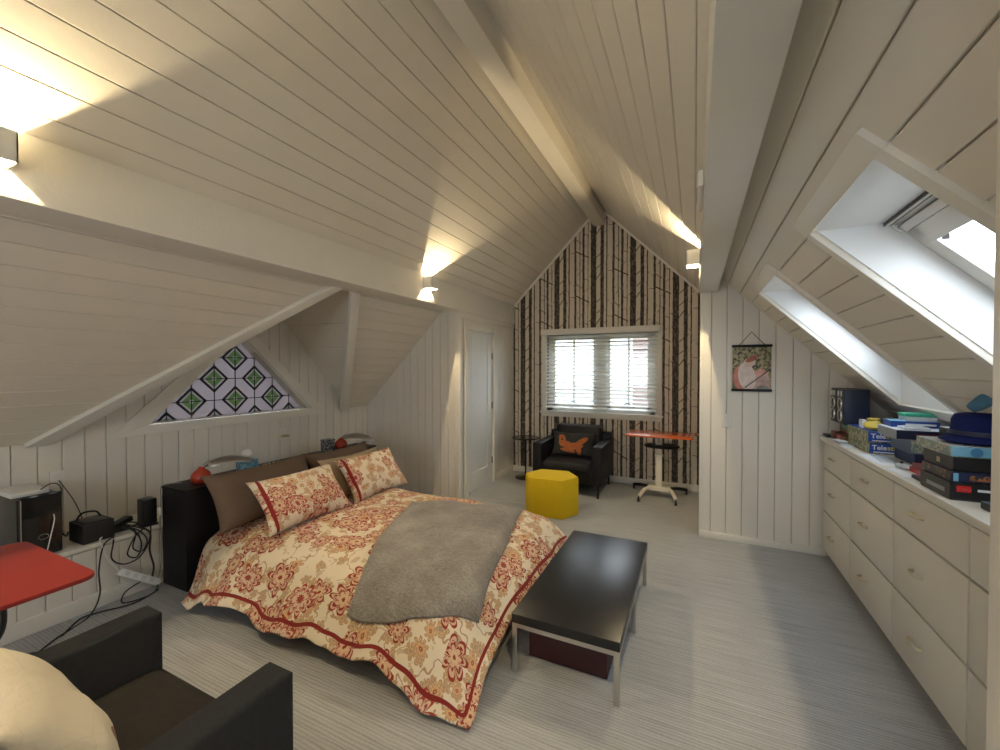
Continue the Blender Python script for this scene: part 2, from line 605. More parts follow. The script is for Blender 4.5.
def slab(name, pl, polys, thick, mat, kind=True, off=-TB):
    mb = MB()
    for p in polys: mb.prism([pl.at(a, b, off) for a, b in p], pl.n * -thick)
    o = mb.build(name, mat)
    return struct(o) if kind else o


def boards(parent, pl, polys, phase, pitch, mat, gap=.0045, t=TB, name='board', axis=0):
    ch = .003
    for poly in polys:
        lo = min(p[axis] for p in poly); hi = max(p[axis] for p in poly)
        k = math.floor((lo - phase) / pitch)
        while phase + k * pitch < hi:
            a0, a1 = phase + k * pitch, phase + (k + 1) * pitch
            k += 1
            sc = (pl.u if axis == 0 else pl.v).length
            q = clip(clip(poly, axis, a0 + gap / 2 / sc, True), axis, a1 - gap / 2 / sc, False)
            if len(q) < 3: continue
            if max(p[axis] for p in q) - min(p[axis] for p in q) < .004: continue
            area = abs(sum(q[i][0] * q[(i + 1) % len(q)][1] - q[(i + 1) % len(q)][0] * q[i][1] for i in range(len(q)))) / 2
            if area < 2e-4: continue
            c = (sum(p[0] for p in q) / len(q), sum(p[1] for p in q) / len(q))
            key = (id(pl), mat.name, tuple((round(p[0] - c[0], 4), round(p[1] - c[1], 4)) for p in q))
            org = pl.at(c[0], c[1], 0)
            if key not in BCACHE:
                me = bpy.data.meshes.new(name)
                n = len(q)
                # bottom ring, shoulder ring, chamfered top ring
                A = [pl.at(p[0], p[1], -t) - org for p in q]
                Bv = [pl.at(p[0], p[1], -ch) - org for p in q]
                Cv = []
                for p in Bv:
                    d = p - (pl.at(c[0], c[1], -ch) - org)
                    ax = (pl.u if axis == 0 else pl.v).normalized()
                    s_ = 1 if d.dot(ax) > 0 else -1
                    Cv.append(p - ax * s_ * ch + pl.n * ch)
                fs = [tuple(range(n))[::-1], tuple(range(2 * n, 3 * n))]
                for r in (0, n):
                    fs += [(r + i, r + (i + 1) % n, r + n + (i + 1) % n, r + n + i) for i in range(n)]
                me.from_pydata([tuple(p) for p in A + Bv + Cv], [], fs)
                bm = bmesh.new(); bm.from_mesh(me); bmesh.ops.recalc_face_normals(bm, faces=bm.faces); bm.to_mesh(me); bm.free()
                me.materials.append(mat)
                BCACHE[key] = me
            o = bpy.data.objects.new(name, BCACHE[key])
            link(o, parent); o.location = org


def rect(a0, b0, a1, b1): return [(a0, b0), (a1, b0), (a1, b1), (a0, b1)]


# ------------------------------------------------------------------ floor, slopes, walls
floor = struct(B(XL - .1, YF - .1, -.08, XR + .3, YB + .1, 0).build('floor', M['carpet']))

PLs = Plane((0, 0, KL), (1, 0, 1), (0, 1, 0), NL)
PRs = Plane((0, 0, KR), (1, 0, -1), (0, 1, 0), NR)
upL = rect(-2.50, YF, XRIDGE, YB)
lowL1 = [(XL, YF), (-2.50, YF), (-2.50, AY), (AZ - KL, AY), (XL, 1.13)]
lowL2 = [(-2.50, AY), (-2.50, YC), (XL, YC), (XL, 3.864), (AZ - KL, AY)]
upLx = rect(-2.50, YF - .1, XRIDGE + .05, YB + .2)
lowL1x = [(XL - .2, YF - .1), (-2.50, YF - .1), (-2.50, AY), (AZ - KL, AY), (XL - .2, 1.13 - .2 * 1.22)]
lowL2x = [(-2.50, AY), (-2.50, YC + .1), (XL - .2, YC + .1), (XL - .2, 3.864 + .2 * .92), (AZ - KL, AY)]
cl = slab('ceiling', PLs, [upLx, lowL1x, lowL2x], .12, M['back']); cl.name = 'ceiling_left'
boards(cl, PLs, [upL, lowL1, lowL2], -2.135, .0895, M['ceil'], gap=.0035)

SKY = [(1.44, 2.13), (2.96, 3.64)]
SX0, SX1 = .444, 1.25
pr = [rect(XRIDGE, YF, .05, YB), rect(.05, YF, SX0, YP), rect(SX0, YF, XR, SKY[0][0]), rect(SX0, SKY[0][1], XR, SKY[1][0]), rect(SX0, SKY[1][1], XR, YP),
      rect(SX1, SKY[0][0], XR, SKY[0][1]), rect(SX1, SKY[1][0], XR, SKY[1][1])]
prx = [rect(XRIDGE - .05, YF - .1, .10, YB + .2), rect(.05, YF - .1, SX0, YP + .1), rect(SX0, YF - .1, XR + .1, SKY[0][0]), rect(SX0, SKY[0][1], XR + .1, SKY[1][0]), rect(SX0, SKY[1][1], XR + .1, YP + .1)] + [rect(SX1, a - .01, XR + .1, b + .01) for a, b in SKY]
cr = slab('ceiling_right', PRs, prx, .06, M['back'])
boards(cr, PRs, pr, .444, .0897, M['ceil'], gap=.005)

# dormer slopes
kr = (AZ - 1.06) / (3.864 - AY); kl = (AZ - 1.06) / (AY - 1.13)
PDr = Plane((XL, AY, AZ), (0, 1, -kr), (1, 0, 0), V((0, -kr, -1)))
PDl = Plane((XL, AY, AZ), (0, -1, -kl), (1, 0, 0), V((0, kl, -1)))
dr = [(0, 0), (0, AZ - KL - XL), (3.864 - AY, 0)]
dl = [(0, 0), (0, AZ - KL - XL), (AY - 1.13, 0)]
drx = [(-.05, -.2), (-.05, AZ - KL - XL), (0, AZ - KL - XL), (3.864 - AY + .1, -.1), (3.864 - AY + .1, -.2)]
dlx = [(-.05, -.2), (-.05, AZ - KL - XL), (0, AZ - KL - XL), (AY - 1.13 + .1, -.1), (AY - 1.13 + .1, -.2)]
od = slab('ceiling_dormer', PDr, [drx], .05, M['back']); boards(od, PDr, [dr], .10, .21, M['ceil'])
od2 = slab('ceiling_dormer_slope', PDl, [dlx], .05, M['back']); boards(od2, PDl, [dl], .10, .21, M['ceil'])

# left wall with the triangular window
PW = Plane((XL, 0, 0), (0, 1, 0), (0, 0, 1), (1, 0, 0))
wl = [rect(YF, 0, YC, 1.06), [(1.13, 1.06), (1.72, 1.06), (2.5, 1.87), (2.5, 1.06 + (2.5 - 1.13) * kl)],
      [(2.5, 1.87), (3.30, 1.06), (3.864, 1.06), (AY, AZ), (2.5, 1.06 + (2.5 - 1.13) * kl)]]
wleft = slab('wall_left', PW, [rect(YF - .1, -.05, YC + .12, 1.06)] + wl[1:], .16, M['back'])
boards(wleft, PW, [rect(YF, .40, YC, 1.06)] + wl[1:], 1.027, .1175, M['white'])

# bench along the left wall
PB = Plane((-3.5, 0, 0), (0, 1, 0), (0, 0, 1), (1, 0, 0))
ledge = B(XL + .001, YF + .01, 0, -3.5 - TB, YC - .002, .40).build('wall_ledge', M['back']); struct(ledge)
boards(ledge, PB, [rect(YF + .01, .09, YC - .01, .385)], 1.047, .1165, M['white'])
B(XL + .001, YF + .01, .40, -3.475, YC - .002, .425).build('ledge_top', M['trim'], ledge, bevel=.004)
B(-3.5 - TB, YF + .01, 0, -3.485, YC - .01, .095).build('ledge_skirting', M['trim'], ledge, bevel=.003)

# closet walls
PC = Plane((0, YC, 0), (1, 0, 0), (0, 0, 1), (0, -1, 0))
cpoly = [(XL, 0), (XD, 0), (XD, ZBL), (ZBL - KL, ZBL), (XL, 1.06)]
wc = slab('wall_closet', PC, [cpoly], .08, M['back'])
boards(wc, PC, [[(XL, 0), (XD - .05, 0), (XD - .05, ZBL), (ZBL - KL, ZBL), (XL, 1.06)]], -2.55, .1095, M['white'])
struct(B(XD - .06, YC - .010, 0, XD + .012, YC + .06, ZBL).build('trim_corner', M['trim'], bevel=.003))
PDW = Plane((XD, 0, 0), (0, 1, 0), (0, 0, 1), (1, 0, 0))
D0, D1, DH = 4.37, 5.06, 2.03
dpol = [rect(YC + .03, 0, D0, ZBL + .02), rect(D1, 0, YB, ZBL + .02), rect(D0, DH, D1, ZBL + .02)]
wd_ = slab('wall_door', PDW, dpol, .09, M['trim'])
boards(wd_, PDW, [rect(D1 + .09, .09, YB, 2.13)], 5.15, .118, M['white'])
B(XD - .012, YC + .05, 0, XD, D0, ZBL).build('panel', M['trim'], wd_)
B(XD - .012, D0, DH + .02, XD, D1 + .09, ZBL).build('panel', M['trim'], wd_)
struct(B(XD - .01, D1 + .09, 0, XD + .014, YB, .09).build('baseboard_left', M['trim'], bevel=.004))
struct(B(XD - .01, YC + .02, 2.16, XD + .018, YB, ZBL).build('trim_under_beam', M['trim'], bevel=.004))

# back wall
PBK = Plane((0, YB, 0), (1, 0, 0), (0, 0, 1), (0, -1, 0))
W0, W1, WZ0, WZ1 = -1.95, -.47, .93, 2.06
ztl = lambda x: x + KL
ztr = lambda x: KR - x
bx0, bx1 = XD - .05, .12
bpol = [[(bx0, 0), (W0, 0), (W0, ztl(W0)), (bx0, ztl(bx0))], [(W1, 0), (bx1, 0), (bx1, ztr(bx1)), (W1, ztr(W1))], rect(W0, 0, W1, WZ0),
        [(W0, WZ1), (W1, WZ1), (W1, ztr(W1)), (XRIDGE, ZRIDGE), (W0, ztl(W0))]]
wb = slab('wall_back', PBK, bpol, .16, M['wallpaper'], off=0)
struct(B(XD, YB - .016, 0, .05, YB, .085).build('baseboard_back', M['trim'], bevel=.004))
for nm, a, b in (('trim_gable_left', (XD + .03, ztl(XD + .03)), (XRIDGE, ZRIDGE)), ('trim_gable_right', (XRIDGE, ZRIDGE), (.05, ztr(.05)))):
    d = .022
    struct(MB().prism([(a[0], YB, a[1]), (b[0], YB, b[1]), (b[0], YB, b[1] - d * 1.5), (a[0], YB, a[1] - d * 1.5)], (0, -.02, 0)).build(nm, M['trim']))

# picture wall, return wall, knee wall, rear wall, partition
PP = Plane((0, YP, 0), (1, 0, 0), (0, 0, 1), (0, -1, 0))
ppoly = [(.05, 0), (XR, 0), (XR, KR - XR), (.05, KR - .05)]
wp_ = slab('wall_picture', PP, [ppoly], .12, M['back'])
boards(wp_, PP, [[(.05, 0), (XR, 0), (XR, KR - XR), (.05, KR - .05)]], .258, .1235, M['white'])
struct(B(.045, YP - .016, 0, .985, YP, .06).build('baseboard_right', M['trim'], bevel=.004))
struct(B(.04, YP - .004, 0, .07, YP + .03, ZBR + .05).build('trim_corner_right', M['trim'], bevel=.003))
struct(B(.05, YP + .1, 0, .17, YB, KR - .05).build('wall_return', M['white']))
struct(B(XR, YF, 0, XR + .1, YP, KR - XR + .02).build('wall_right', M['white']))
G0, G1, GZ0, GZ1 = -2.0, -.4, .9, 2.1
rw = MB()
for p in ([(XL - .1, 0), (G0, 0), (G0, G0 + KL), (XL - .1, XL - .1 + KL)], [(G1, 0), (XR + .1, 0), (XR + .1, KR - XR - .1), (G1, KR - G1)], rect(G0, 0, G1, GZ0),
          [(G0, GZ1), (G1, GZ1), (G1, KR - G1), (XRIDGE, ZRIDGE), (G0, G0 + KL)]):
    rw.prism([(x, YF, z) for x, z in p], (0, -.1, 0))
struct(rw.build('wall_rear', M['white']))
w4 = struct(B(G0, YF - .08, GZ0, G0 + .06, YF - .03, GZ1).build('window_4', M['trim']))  # unseen window, added to bring daylight onto the picture wall from behind
for p in ((G1 - .06, GZ0, G1, GZ1), (G0, GZ0, G1, GZ0 + .06), (G0, GZ1 - .06, G1, GZ1), (-1.23, GZ0, -1.17, GZ1)):
    B(p[0], YF - .08, p[1], p[2], YF - .03, p[3]).build('frame', M['trim'], w4)
B(G0 + .05, YF - .057, GZ0 + .05, G1 - .05, YF - .053, GZ1 - .05).build('pane', M['glass'], w4)
struct(MB().prism([(.322, .55, 0), (XR, .55, 0), (XR, .55, KR - XR), (.322, .55, KR - .322 - .003)], (0, .15, 0)).build('wall_partition', M['trim'], bevel=.003))

# beams
struct(MB().prism([(-2.47, YF, ZBL), (ZBL - KL, YF, ZBL), (-2.47, YF, KL - 2.47)], (0, YB - YF, 0)).build('beam_left', M['beam'], bevel=.004))
struct(MB().prism([(.03, YF, ZBR), (.18, YF, ZBR), (.18, YF, KR - .18), (.03, YF, KR - .03)], (0, YP + .02 - YF, 0)).build('beam_right', M['beam'], bevel=.004))
struct(MB().prism([(XRIDGE - .075, YF, 3.52), (XRIDGE + .075, YF, 3.52), (XRIDGE + .075, YF, ZRIDGE - .075), (XRIDGE, YF, ZRIDGE), (XRIDGE - .075, YF, ZRIDGE - .075)], (0, YB - YF, 0)).build('beam_ridge', M['ceil'], bevel=.004))
for z in (2.40, 2.30):
    bo = MB().cyl((-2.47, 2.98, z), (-2.464, 2.98, z), .016, .016, 12).build('beam_bolt_cover', M['beam'])
    struct(bo)


# dormer valley trims (boards lying along the two valleys)
def strip(name, a, b, c, d, n, t, mat):
    return struct(MB().prism([V(a), V(b), V(c), V(d)], n * t).build(name, mat, bevel=.003))


def onL(x, y): return V((x, y, x + KL))


strip('trim_valley_left', onL(-2.72, 2.50), onL(-3.915, 1.08), onL(-3.915, 1.20), onL(-2.72, 2.61), NL, .035, M['trim'])
strip('trim_valley_right', onL(-2.735, 2.70), onL(-2.735, 2.80), onL(-3.915, 3.82), onL(-3.915, 3.70), NL, .045, M['trim'])

# triangular stained glass window
sg = thing('stained_glass_window', 'triangular leaded window with green glass diamonds above the bed headboard', 'window', (XL, 2.51, 1.09))
tri = [(1.755, 1.106), (3.285, 1.106), (2.505, 1.87)]
tro = [(1.50, 1.03), (3.50, 1.03), (2.505, 2.005)]
for i in range(3):
    a, b = tri[i], tri[(i + 1) % 3]; c, d = tro[(i + 1) % 3], tro[i]
    MB().prism([(XL - .002, *a), (XL - .002, *b), (XL - .002, *c), (XL - .002, *d)], (.020, 0, 0)).build('casing', M['trim'], sg, bevel=.003)
    # jamb lining
    MB().prism([(XL - .002, *a), (XL - .002, *b), (XL - .002, b[0] + (2.51 - b[0]) * .02, b[1] + (1.36 - b[1]) * .02), (XL - .002, a[0] + (2.51 - a[0]) * .02, a[1] + (1.36 - a[1]) * .02)], (-.14, 0, 0)).build('jamb', M['trim'], sg)
gx = XL - .115


def tri_clip(poly):
    """clip to the opening triangle"""
    for i in range(3):
        a, b = V(tri[i]), V(tri[(i + 1) % 3])
        out = []
        side = lambda p: (b.x - a.x) * (p[1] - a.y) - (b.y - a.y) * (p[0] - a.x)
        for j in range(len(poly)):
            p, q = poly[j], poly[(j + 1) % len(poly)]
            sp, sq = side(p), side(q)
            if sp >= 0: out.append(p)
            if (sp >= 0) != (sq >= 0):
                t = sp / (sp - sq); out.append((p[0] + (q[0] - p[0]) * t, p[1] + (q[1] - p[1]) * t))
        poly = out
        if len(poly) < 3: return []
    return poly


def pane(poly, mat, name='pane', t=.004, dx=0.):
    poly = tri_clip(poly)
    if len(poly) >= 3: MB().prism([(gx + dx, *p) for p in poly], (t, 0, 0)).build(name, mat, sg)


DYY, DZZ = .193, .199
cents = []
cy0, cz0 = 2.512, 1.655
for r in range(4):
    for k in range(r + 1):
        cents.append((cy0 + (k - r / 2) * 2 * DYY * 1.0, cz0 - r * DZZ))
for (cy, cz) in cents:
    R_ = .128
    def dia(r): return [(cy - r, cz), (cy, cz - r), (cy + r, cz), (cy, cz + r)]
    o_, i_, g_, c_ = dia(R_), dia(R_ * .80), dia(R_ * .62), dia(R_ * .2)
    for k in range(4):
        k2 = (k + 1) % 4
        pane([o_[k], o_[k2], i_[k2], i_[k]], M['lead'], 'lead_came', .012, -.004)
        pane([i_[k], i_[k2], g_[k2], g_[k]], M['clearglass'])
        mid = lambda a, b, f: (a[0] + (b[0] - a[0]) * f, a[1] + (b[1] - a[1]) * f)
        pane([g_[k], g_[k2], c_[k2], c_[k]], M['greenglass'], 'green_pane')
        pane([mid(g_[k], (cy, cz), .0), mid(c_[k], (cy, cz), .0), (c_[k][0] + .004, c_[k][1] + .004), (g_[k][0] + .004, g_[k][1] + .004)], M['lead'], 'lead_came', .008, -.002)
    pane(c_, M['clearglass'])
# filler panes between the diamonds and thin cames
for r in range(-2, 4):
    for j in range(-5, 5):
        ya, yb = cy0 + j * DYY, cy0 + (j + 1) * DYY
        za, zb = cz0 - r * DZZ, cz0 - (r + 1) * DZZ          # za above zb
        has = lambda jj, rr: 0 <= rr <= 3 and (jj - rr) % 2 == 0 and abs(jj) <= rr
        q_ = .128; poly = []
        for (py, pz, sy, sz, jj, rr) in ((ya, zb, 1, 1, j, r + 1), (yb, zb, -1, 1, j + 1, r + 1), (yb, za, -1, -1, j + 1, r), (ya, za, 1, -1, j, r)):
            if has(jj, rr):
                c1, c2 = (py, pz + sz * q_), (py + sy * q_, pz)
                poly += [c1, c2] if sy * sz > 0 else [c2, c1]
            else: poly.append((py, pz))
        pane(poly, M['clearglass'], 'pane', .003, 0)
for j in range(-3, 4):
    yy = cy0 + j * DYY
    pane([(yy - .0035, 1.1), (yy + .0035, 1.1), (yy + .0035, 1.9), (yy - .0035, 1.9)], M['lead'], 'lead_came', .005, .001)
for r in range(4):
    zz = cz0 - r * DZZ
    pane([(1.6, zz - .0035), (3.4, zz - .0035), (3.4, zz + .0035), (1.6, zz + .0035)], M['lead'], 'lead_came', .005, .001)

# ------------------------------------------------------------------ skylights
PS = Plane((0, 0, KR + .2 * math.sqrt(2)), (1, 0, -1), (0, 1, 0), NR)    # plane of the glass


def skylight(n, y0, y1, label):
    zh = KR - SX0
    # shaft: head (level), two cheeks, sill (plumb)
    kk = KR + .2 * math.sqrt(2)
    xh = kk - zh
    root = struct(B(SX0 - .01, y0 - .05, zh - .003, xh + .12, y1 + .05, zh + .04).build('window_%d' % n, M['shaft']))
    for ya, yb in ((y0 - .08, y0 + .004), (y1 - .004, y1 + .08)):
        MB().prism([(SX0 - .01, ya, zh + .02), (SX1 + .02, ya, KR - SX1 - .01), (SX1 + .02, ya, kk - SX1 + .05), (xh, ya, zh + .06)], (0, yb - ya, 0)).build('shaft_cheek', M['shaft'], root)
    B(SX1 - .003, y0 - .05, KR - SX1 - .02, SX1 + .06, y1 + .05, kk - SX1 + .05).build('shaft_sill', M['shaft'], root)
    # casing on the slope
    w = .055
    for p in (rect(SX0 - w, y0 - w, SX0, y1 + w), rect(SX1, y0 - w, SX1 + w, y1 + w), rect(SX0, y0 - w, SX1, y0), rect(SX0, y1, SX1, y1 + w)):
        MB().prism([PRs.at(a, b, -.004) for a, b in p], NR * .022).build('casing', M['trim'], root, bevel=.003)
    # outer frame, sash and glass
    X0, X1 = xh + .005, SX1 - .002
    for wd2, hh, off, nm, mt in ((.03, .05, -.02, 'frame', 'shaft'), (.075, .035, 0, 'sash', 'whiteplastic')):
        ins = 0 if nm == 'frame' else .024
        a0, a1, b0, b1 = X0 + ins, X1 - ins, y0 + ins, y1 - ins
        for p in (rect(a0, b0, a0 + wd2 * .75, b1), rect(a1 - wd2 * .75, b0, a1, b1), rect(a0, b0, a1, b0 + wd2), rect(a0, b1 - wd2, a1, b1)):
            MB().prism([PS.at(a, b, off) for a, b in p], NR * hh).build(nm, M[mt], root, bevel=.003)
    MB().prism([PS.at(a, b, .005) for a, b in rect(X0 + .06, y0 + .08, X1 - .06, y1 - .08)], NR * .006).build('pane', M['glass'], root)
    # blind rail across the top, with its dark slots
    B(X0 - .06, y0 + .004, zh - .014, X0 - .015, y1 - .004, zh - .001).build('blind_housing', M['whiteplastic'], root, bevel=.002)
    B(X0 - .064, y0 + .004, zh - .016, X0 - .060, y1 - .004, zh - .0005).build('housing_slot', M['blackplastic'], root)
    B(X0 - .044, y0 + .004, zh - .016, X0 - .041, y1 - .004, zh - .0135).build('housing_slot', M['blackplastic'], root)
    MB().cyl((X0 + .03, y0 + .01, zh - .05), (X0 + .03, y1 - .01, zh - .05), .013, .013, 12).build('blind_rail', M['whiteplastic'], root, smooth=True)
    for yy in (y0 + .015, y1 - .015):
        MB().tube([(X0 - .04, yy, zh - .012), (X0 - .02, yy, zh - .04), (X0 + .02, yy, zh - .05)], .005, 6).build('bracket', M['whiteplastic'], root)
    B(X0 + .07, y1 - .10, zh - .11, X0 + .09, y1 - .085, zh - .09).build('catch', M['darkmetal'], root)
    root['label'] = label
    return root


skylight(1, *SKY[0], 'deep white skylight shaft with a blind rail beside the partition wall')
skylight(2, *SKY[1], 'deep white skylight shaft above the speakers by the picture wall')

# ------------------------------------------------------------------ back window and blind
w3 = struct(B(W0 - .0, YB - .02, WZ1, W1 + .0, YB + .14, WZ1 + .03).build('window_3', M['trim']))
ws = M['whiteplastic']
for p in ((W0 - .08, YB - .022, WZ0 - .07, W0, YB - .001, WZ1 + .06), (W1, YB - .022, WZ0 - .07, W1 + .08, YB - .001, WZ1 + .06), (W0, YB - .022, WZ0 - .07, W1, YB - .001, WZ0)):
    B(*p).build('casing', M['trim'], w3, bevel=.003)
B(W0 - .10, YB - .05, WZ0 - .02, W1 + .10, YB, WZ0 + .005).build('sill', M['trim'], w3, bevel=.004)
XM0, XM1 = -1.255, -1.10
fy0, fy1 = YB + .05, YB + .12
B(XM0, fy0 - .03, WZ0, XM1, fy1, WZ1).build('mullion', ws, w3, bevel=.003)
for p in ((W0, fy0, WZ0, W0 + .06, fy1, WZ1), (W1 - .06, fy0, WZ0, W1, fy1, WZ1), (W0, fy0, WZ0, W1, fy1, WZ0 + .06), (W0, fy0, WZ1 - .06, W1, fy1, WZ1)):
    B(*p).build('frame', ws, w3, bevel=.002)
for a, b in ((W0 + .06, XM0), (XM1, W1 - .06)):
    for p in ((a, fy0 + .01, WZ0 + .06, a + .04, fy1 - .01, WZ1 - .06), (b - .04, fy0 + .01, WZ0 + .06, b, fy1 - .01, WZ1 - .06),
              (a, fy0 + .01, WZ0 + .06, b, fy1 - .01, WZ0 + .10), (a, fy0 + .01, WZ1 - .10, b, fy1 - .01, WZ1 - .06)):
        B(*p).build('sash', ws, w3)
    m = (a + b) / 2
    B(m - .012, fy0 + .015, WZ0 + .08, m + .012, fy1 - .02, WZ1 - .08).build('muntin', ws, w3)
    B(a, fy0 + .015, 1.34, b, fy1 - .02, 1.364).build('muntin', ws, w3)
    B(a + .02, fy0 + .03, WZ0 + .08, b - .02, fy0 + .034, WZ1 - .08).build('pane', M['glass'], w3)
    MB().tube([(m - .06, fy0 - .005, WZ0 + .12), (m, fy0 - .02, WZ0 + .15), (m + .08, fy0 - .01, WZ0 + .09)], .006, 6).build('window_crank', M['darkmetal'], w3)

bl = thing('venetian_blind', 'white slatted venetian blind with valance over the birch wall window', 'blind', (-1.23, YB - .03, 2.12))
B(-2.03, YB - .075, 2.035, -.41, YB - .025, 2.115).build('valance', M['trim'], bl, bevel=.005)
slat_me = None
nsl = 21
for i in range(nsl):
    z = 2.02 - i * (2.02 - .945) / nsl
    if slat_me is None:
        s_ = B(-1.98, YB - .050, z, -.44, YB - .002, z + .004)
        s_.v = [V((p.x, p.y, p.z + (p.y - YB + .025) * .38)) for p in s_.v]
        so = s_.build('slat', M['whiteplastic'], bl, loc=(-1.21, YB - .025, z)); slat_me = so.data
        so.location = V((-1.21, YB - .025, z)) - ORG[bl]
    else:
        so = bpy.data.objects.new('slat', slat_me); link(so, bl); so.location = V((-1.21, YB - .025, z)) - ORG[bl]
B(-1.98, YB - .052, .925, -.44, YB - .004, .943).build('bottom_rail', M['whiteplastic'], bl, bevel=.003)
for x in (-1.85, -1.45, -1.0, -.56):
    MB().cyl((x, YB - .026, .935), (x, YB - .026, 2.04), .0012, .0012, 5).build('ladder_cord', M['whiteplastic'], bl)
MB().cyl((-1.70, YB - .056, 1.25), (-1.70, YB - .056, 2.04), .003, .003, 6).build('tilt_wand', M['whiteplastic'], bl)

# ------------------------------------------------------------------ door
dr_ = struct(B(XD - .065, D0 + .004, .012, XD - .030, D1 - .004, DH - .004).build('door_1', M['door']))
for p in ((D0 + .004, .012, D0 + .125, DH - .004), (D1 - .125, .012, D1 - .004, DH - .004), (D0 + .125, .012, D1 - .125, .24), (D0 + .125, DH - .14, D1 - .125, DH - .004)):
    B(XD - .030, p[0], p[1], XD - .016, p[2], p[3]).build('rail', M['door'], dr_, bevel=.002)
B(XD - .031, D0 + .125, .24, XD - .0285, D1 - .125, DH - .14).build('door_panel', M['door'], dr_)
for p in ((D0 - .085, 0, D0, DH + .085), (D1, 0, D1 + .085, DH + .085), (D0, DH, D1, DH + .085)):
    B(XD - .02, p[0], p[1], XD + .018, p[2], p[3]).build('door_casing', M['trim'], dr_, bevel=.004)
MB().lathe([(.0, 0), (.028, 0), (.028, .006), (.011, .012), (.010, .035), (.022, .045), (.027, .058), (.020, .07), (.0, .074)], n=18).build('knob', M['brass'], dr_, smooth=True, local=True)
kn = dr_.children[-1]; kn.rotation_euler = (0, math.pi / 2, 0); kn.location = (XD - .018, D0 + .065, .98)
for z in (1.72, 1.05, .30):
    B(XD - .022, D1 - .012, z - .045, XD - .008, D1 + .010, z + .045).build('hinge', M['darkmetal'], dr_)


# ------------------------------------------------------------------ switches and outlets
def switch(name, label, loc, nrm, toggles=1, cat='light switch', w=.075):
    root = thing(name, label, cat, loc)
    n = V(nrm); s = n.cross(V((0, 0, 1)))
    Mx = Matrix((s, n, V((0, 0, 1)))).transposed()
    c = V(loc)
    MB().obox(c + n * .004, (w, .008, .115), Mx).build('plate', M['plate'], root, bevel=.003)
    if cat == 'light switch':
        for i in range(toggles):
            MB().obox(c + n * .011, (.032, .010, .065), Mx).build('rocker', M['whiteplastic'], root, bevel=.003)
    else:
        for dz in (-.022, .022):
            MB().cyl(c + n * .006 + V((0, 0, dz)), c + n * .011 + V((0, 0, dz)), .017, .017, 14).build('socket', M['whiteplastic'], root)
    return root


switch('light_switch', 'white rocker light switch on boarded wall under the hanging picture', (.262, YP - .001, 1.085), (0, -1, 0))
switch('light_switch', 'white rocker light switch on boarded closet wall beside the door', (-2.69, YC - .001, 1.10), (0, -1, 0))
ol = switch('wall_outlet', 'white wall outlet on boards above the headboard', (XL + .001, 2.93, .86), (1, 0, 0), cat='outlet')
B(XL + .012, 2.90, .835, XL + .06, 2.965, .855).build('plug', M['tan'], ol, bevel=.004)
switch('wall_outlet', 'white wall outlet on boards behind the computer tower', (XL + .001, 1.235, .80), (1, 0, 0), cat='outlet')

# ------------------------------------------------------------------ wall lamps
WARM = (1.0, .80, .48)


def sconce(label, x0, x1, y0, z0):
    """up-and-down wall box: x0 = wall side, x1 = outer side"""
    s = 1 if x1 > x0 else -1
    w, h, t = .115, .12, .005
    root = thing('wall_sconce', label, 'wall lamp', (x0, y0 + w / 2, z0), group='up-and-down wall lamps on the beams')
    lo, hi = min(x0, x1), max(x0, x1)
    B(x1 - s * t if s > 0 else x1, y0, z0, x1 if s > 0 else x1 + t, y0 + w, z0 + h).build('front_plate', M['whiteplastic'], root)
    B(lo, y0, z0, hi, y0 + t, z0 + h).build('side_plate', M['whiteplastic'], root)
    B(lo, y0 + w - t, z0, hi, y0 + w, z0 + h).build('side_plate', M['whiteplastic'], root)
    B(x0 if s > 0 else x0 - t, y0, z0, x0 + t if s > 0 else x0, y0 + w, z0 + h).build('back_plate', M['whiteplastic'], root)
    for k, zz in enumerate((z0 + h - .066, z0 + .066)):
        l = bpy.data.lights.new('sconce_bulb', 'SPOT'); l.energy = SCONCE_W * 4; l.color = WARM
        l.shadow_soft_size = .004; l.spot_size = math.radians(160); l.spot_blend = .3
        o = bpy.data.objects.new('sconce_bulb', l); link(o, root)
        o.location = V((x0 + s * .032, y0 + w / 2, zz)) - ORG[root]
        if k == 1: o.rotation_euler = (math.pi, 0, 0)
    return root


sconce('white box wall lamp on the long beam over the desktop computer ledge', -2.47, -2.37, .54, 2.345)
sconce('white box wall lamp on the long beam near the closet door', -2.47, -2.37, 3.42, 2.355)
sconce('white box wall lamp on the beam next to the birch wallpaper', .03, -.07, 3.62, 2.375)
sconce('added unseen fill lamp in a white box on the beam opposite the computer ledge', .03, -.07, .54, 2.36)  # added lamp above the frame, only for warm fill light
sconce('added unseen fill lamp in a white box on the long beam by the rear wall', -2.47, -2.37, -1.7, 2.345)  # added behind the camera for fill, never in view
sconce('added unseen fill lamp in a white box on the skylight beam by the rear wall', .03, -.07, -1.7, 2.36)  # its added partner on the other beam, also unseen fill

sd = thing('smoke_alarm', 'slim white alarm box with dark slot on the side of the beam', 'alarm', (.03, 2.3, 2.40))
B(.004, 2.08, 2.375, .03, 2.42, 2.45).build('body', M['whiteplastic'], sd, bevel=.008)
B(.002, 2.2, 2.40, .006, 2.36, 2.415).build('slot', M['darkmetal'], sd)

